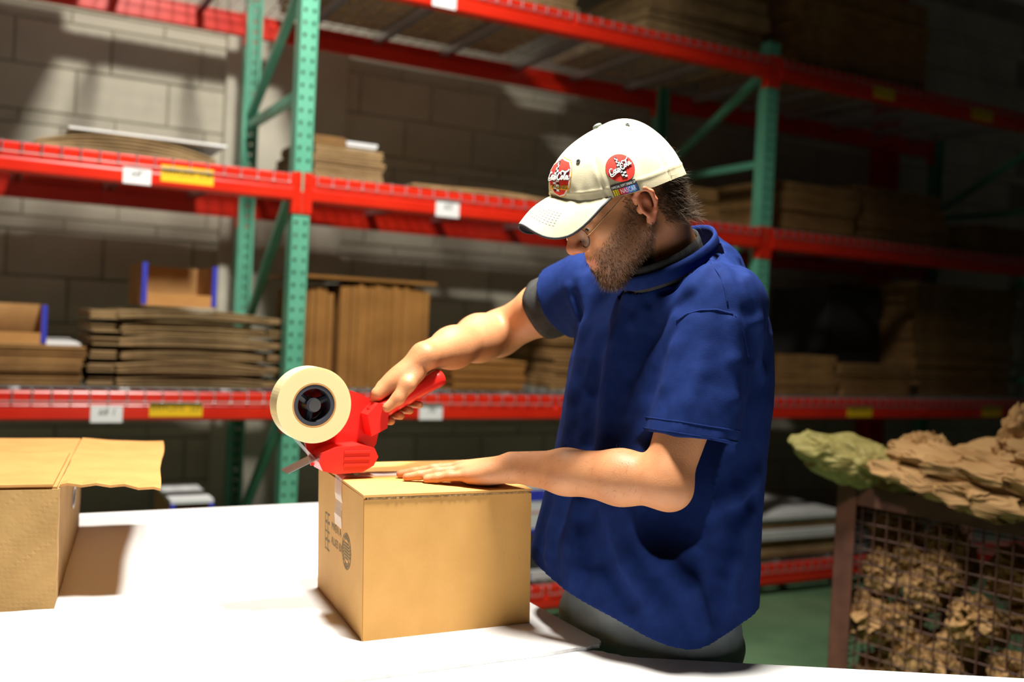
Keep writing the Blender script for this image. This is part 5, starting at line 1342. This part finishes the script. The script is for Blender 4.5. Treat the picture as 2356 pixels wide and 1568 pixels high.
for x0, x1, c in ((-0.0212, -0.0182, (0.75, 0.55, 0.01)), (-0.0172, -0.0146, (0.75, 0.55, 0.01)), (-0.0138, -0.0116, (0.55, 0.40, 0.02)), (-0.0108, -0.0082, (0.65, 0.02, 0.01)), (-0.0080, -0.0020, (0.60, 0.02, 0.04)), (-0.0020, 0.0035, (0.40, 0.05, 0.28)), (0.0035, 0.0100, (0.10, 0.18, 0.60)), (0.0100, 0.0160, (0.05, 0.30, 0.65)), (0.0160, 0.0215, (0.01, 0.05, 0.20))):
    patch('colour_bar', f, [rect2(x0, x1, -0.0092, 0.0022, 2, 2)], 0.0016, principled('thread', c, 0.7), lb)
def cap_text(txt, size, cx, cy, wmax, f, off, parent, name, mat=None, shear=0.0):
    V_, F_ = text_mesh(txt, size, shear=shear); s = min(1.6, wmax/(V_[:, 0].max()-V_[:, 0].min()))
    m = MB(); m.add([f(a*s+cx, b+cy, off+0.0009) for a, b in V_[:, :2]], F_); o = cp(m.build(name, mat or M['emb_white'], None, fix=False)); o.parent = parent
cap_text('OFFICIAL SOFT DRINK OF', 0.0058, 0.0, 0.0058, 0.0425, f, 0.0017, lb, 'label_lettering')
cap_text('NASCAR', 0.0115, 0.0042, -0.0036, 0.0265, f, 0.0021, lb, 'label_lettering', shear=0.15)
# shield on the front panels
f = on_cap(math.radians(17), 0.30, 0.0)
def shield(sc):
    out = [(0, 1.0), (0.35, 0.86), (0.85, 0.70), (1.0, 0.40), (0.92, 0.0), (0.72, -0.50), (0.35, -0.88), (0, -1.0)]
    ring = [(x_*0.030*sc, y_*0.037*sc) for x_, y_ in out] + [(-x_*0.030*sc, y_*0.037*sc) for x_, y_ in out[-2:0:-1]]
    v = [(0.0, 0.0)]; n = len(ring); fc = []
    for k in range(1, 6): v += [(x_*k/5, y_*k/5) for x_, y_ in ring]
    for a in range(n): fc.append((0, 1+a, 1+(a+1) % n))
    for k in range(1, 5):
        for a in range(n): p0 = 1+(k-1)*n; p1 = 1+k*n; fc.append((p0+a, p1+a, p1+(a+1) % n, p0+(a+1) % n))
    return v, fc
s0 = patch('shield_patch', f, [shield(1.0)], 0.0010, M['emb_gold'], cap); tag(s0, 'red shield patch with a gold rim on the cap front')
patch('shield_rim', f, [shield(0.95)], 0.0013, M['emb_white'], s0); patch('shield_field', f, [shield(0.88)], 0.0016, M['emb_red'], s0)
patch('shield_ribbon', f, [rect2(-0.018, 0.020, -0.0210, -0.0135, 6, 2)], 0.0019, M['emb_gold'], s0)
bk_, wh_ = bottle(0.028, -0.003, 0.0, 0.0)
patch('patch_bottle', f, [bk_], 0.0020, M['emb_black'], s0); patch('patch_checks', f, wh_, 0.0022, M['emb_white'], s0)
patch('script_outline', f, script_polys(0.0046, 0.0056, 0.0, 0.002, -0.10), 0.0025, M['emb_black'], s0); patch('script_lettering', f, script_polys(0.0026, 0.0056, 0.0, 0.002, -0.10), 0.0029, M['emb_white'], s0)
cap_text('RACING', 0.0075, 0.003, -0.0172, 0.030, f, 0.0024, s0, 'ribbon_lettering', M['emb_black'])

# ---------------------------------------------------------------- glasses
M['gold_wire'] = principled('gold_wire', (0.75, 0.55, 0.28), 0.25, 1.0); M['dark_rim'] = principled('dark_rim', (0.02, 0.018, 0.016), 0.35)
M['lens'] = principled('spectacle_lens', (0.9, 0.9, 0.9), 0.02); M['lens'].node_tree.nodes['Principled BSDF'].inputs['Alpha'].default_value = 0.10
gl = empty('glasses', tuple(H(0.1, 0, 0)), 0); gl.parent = man; tag(gl, 'thin gold-wired spectacles low on the nose')
def gp(o): o.parent = gl; o.data.transform(Matrix.Translation(-Vector(H(0.1, 0, 0)))); return o
for s in (-1, 1):
    c_ = (0.1055, 0.0325*s, -0.0015); pts = []
    for k in range(29):
        a = 2*math.pi*k/28; pts.append(H(c_[0]-0.12*abs(0.024*math.cos(a))-0.10*0.017*math.sin(a), c_[1]+0.024*math.cos(a), c_[2]+0.0165*math.sin(a)))
    gp(MB().tube(pts[14:], 0.0011, 6, cap=False).build('lens_rim', M['dark_rim'], None, smooth=True)); gp(MB().tube(pts[:15], 0.0007, 6, cap=False).build('lens_rim', M['gold_wire'], None, smooth=True))
    gp(MB().add([H(*c_)] + pts[:28], [(0, 1+k, 1+(k+1) % 28) for k in range(28)]).build('lens', M['lens'], None, fix=False))
    gp(MB().tube([H(0.1030, 0.0565*s, 0.001), H(0.098, 0.0630*s, 0.003), H(0.060, 0.0720*s, 0.018), H(0.012, 0.0775*s, 0.034), H(-0.016, 0.0800*s, 0.030), H(-0.026, 0.080*s, 0.012)], 0.0009, 6).build('temple', M['gold_wire'], None, smooth=True))
gp(MB().tube([H(0.104, -0.009, 0.002), H(0.110, 0, 0.006), H(0.104, 0.009, 0.002)], 0.0010, 6).build('bridge', M['gold_wire'], None, smooth=True))
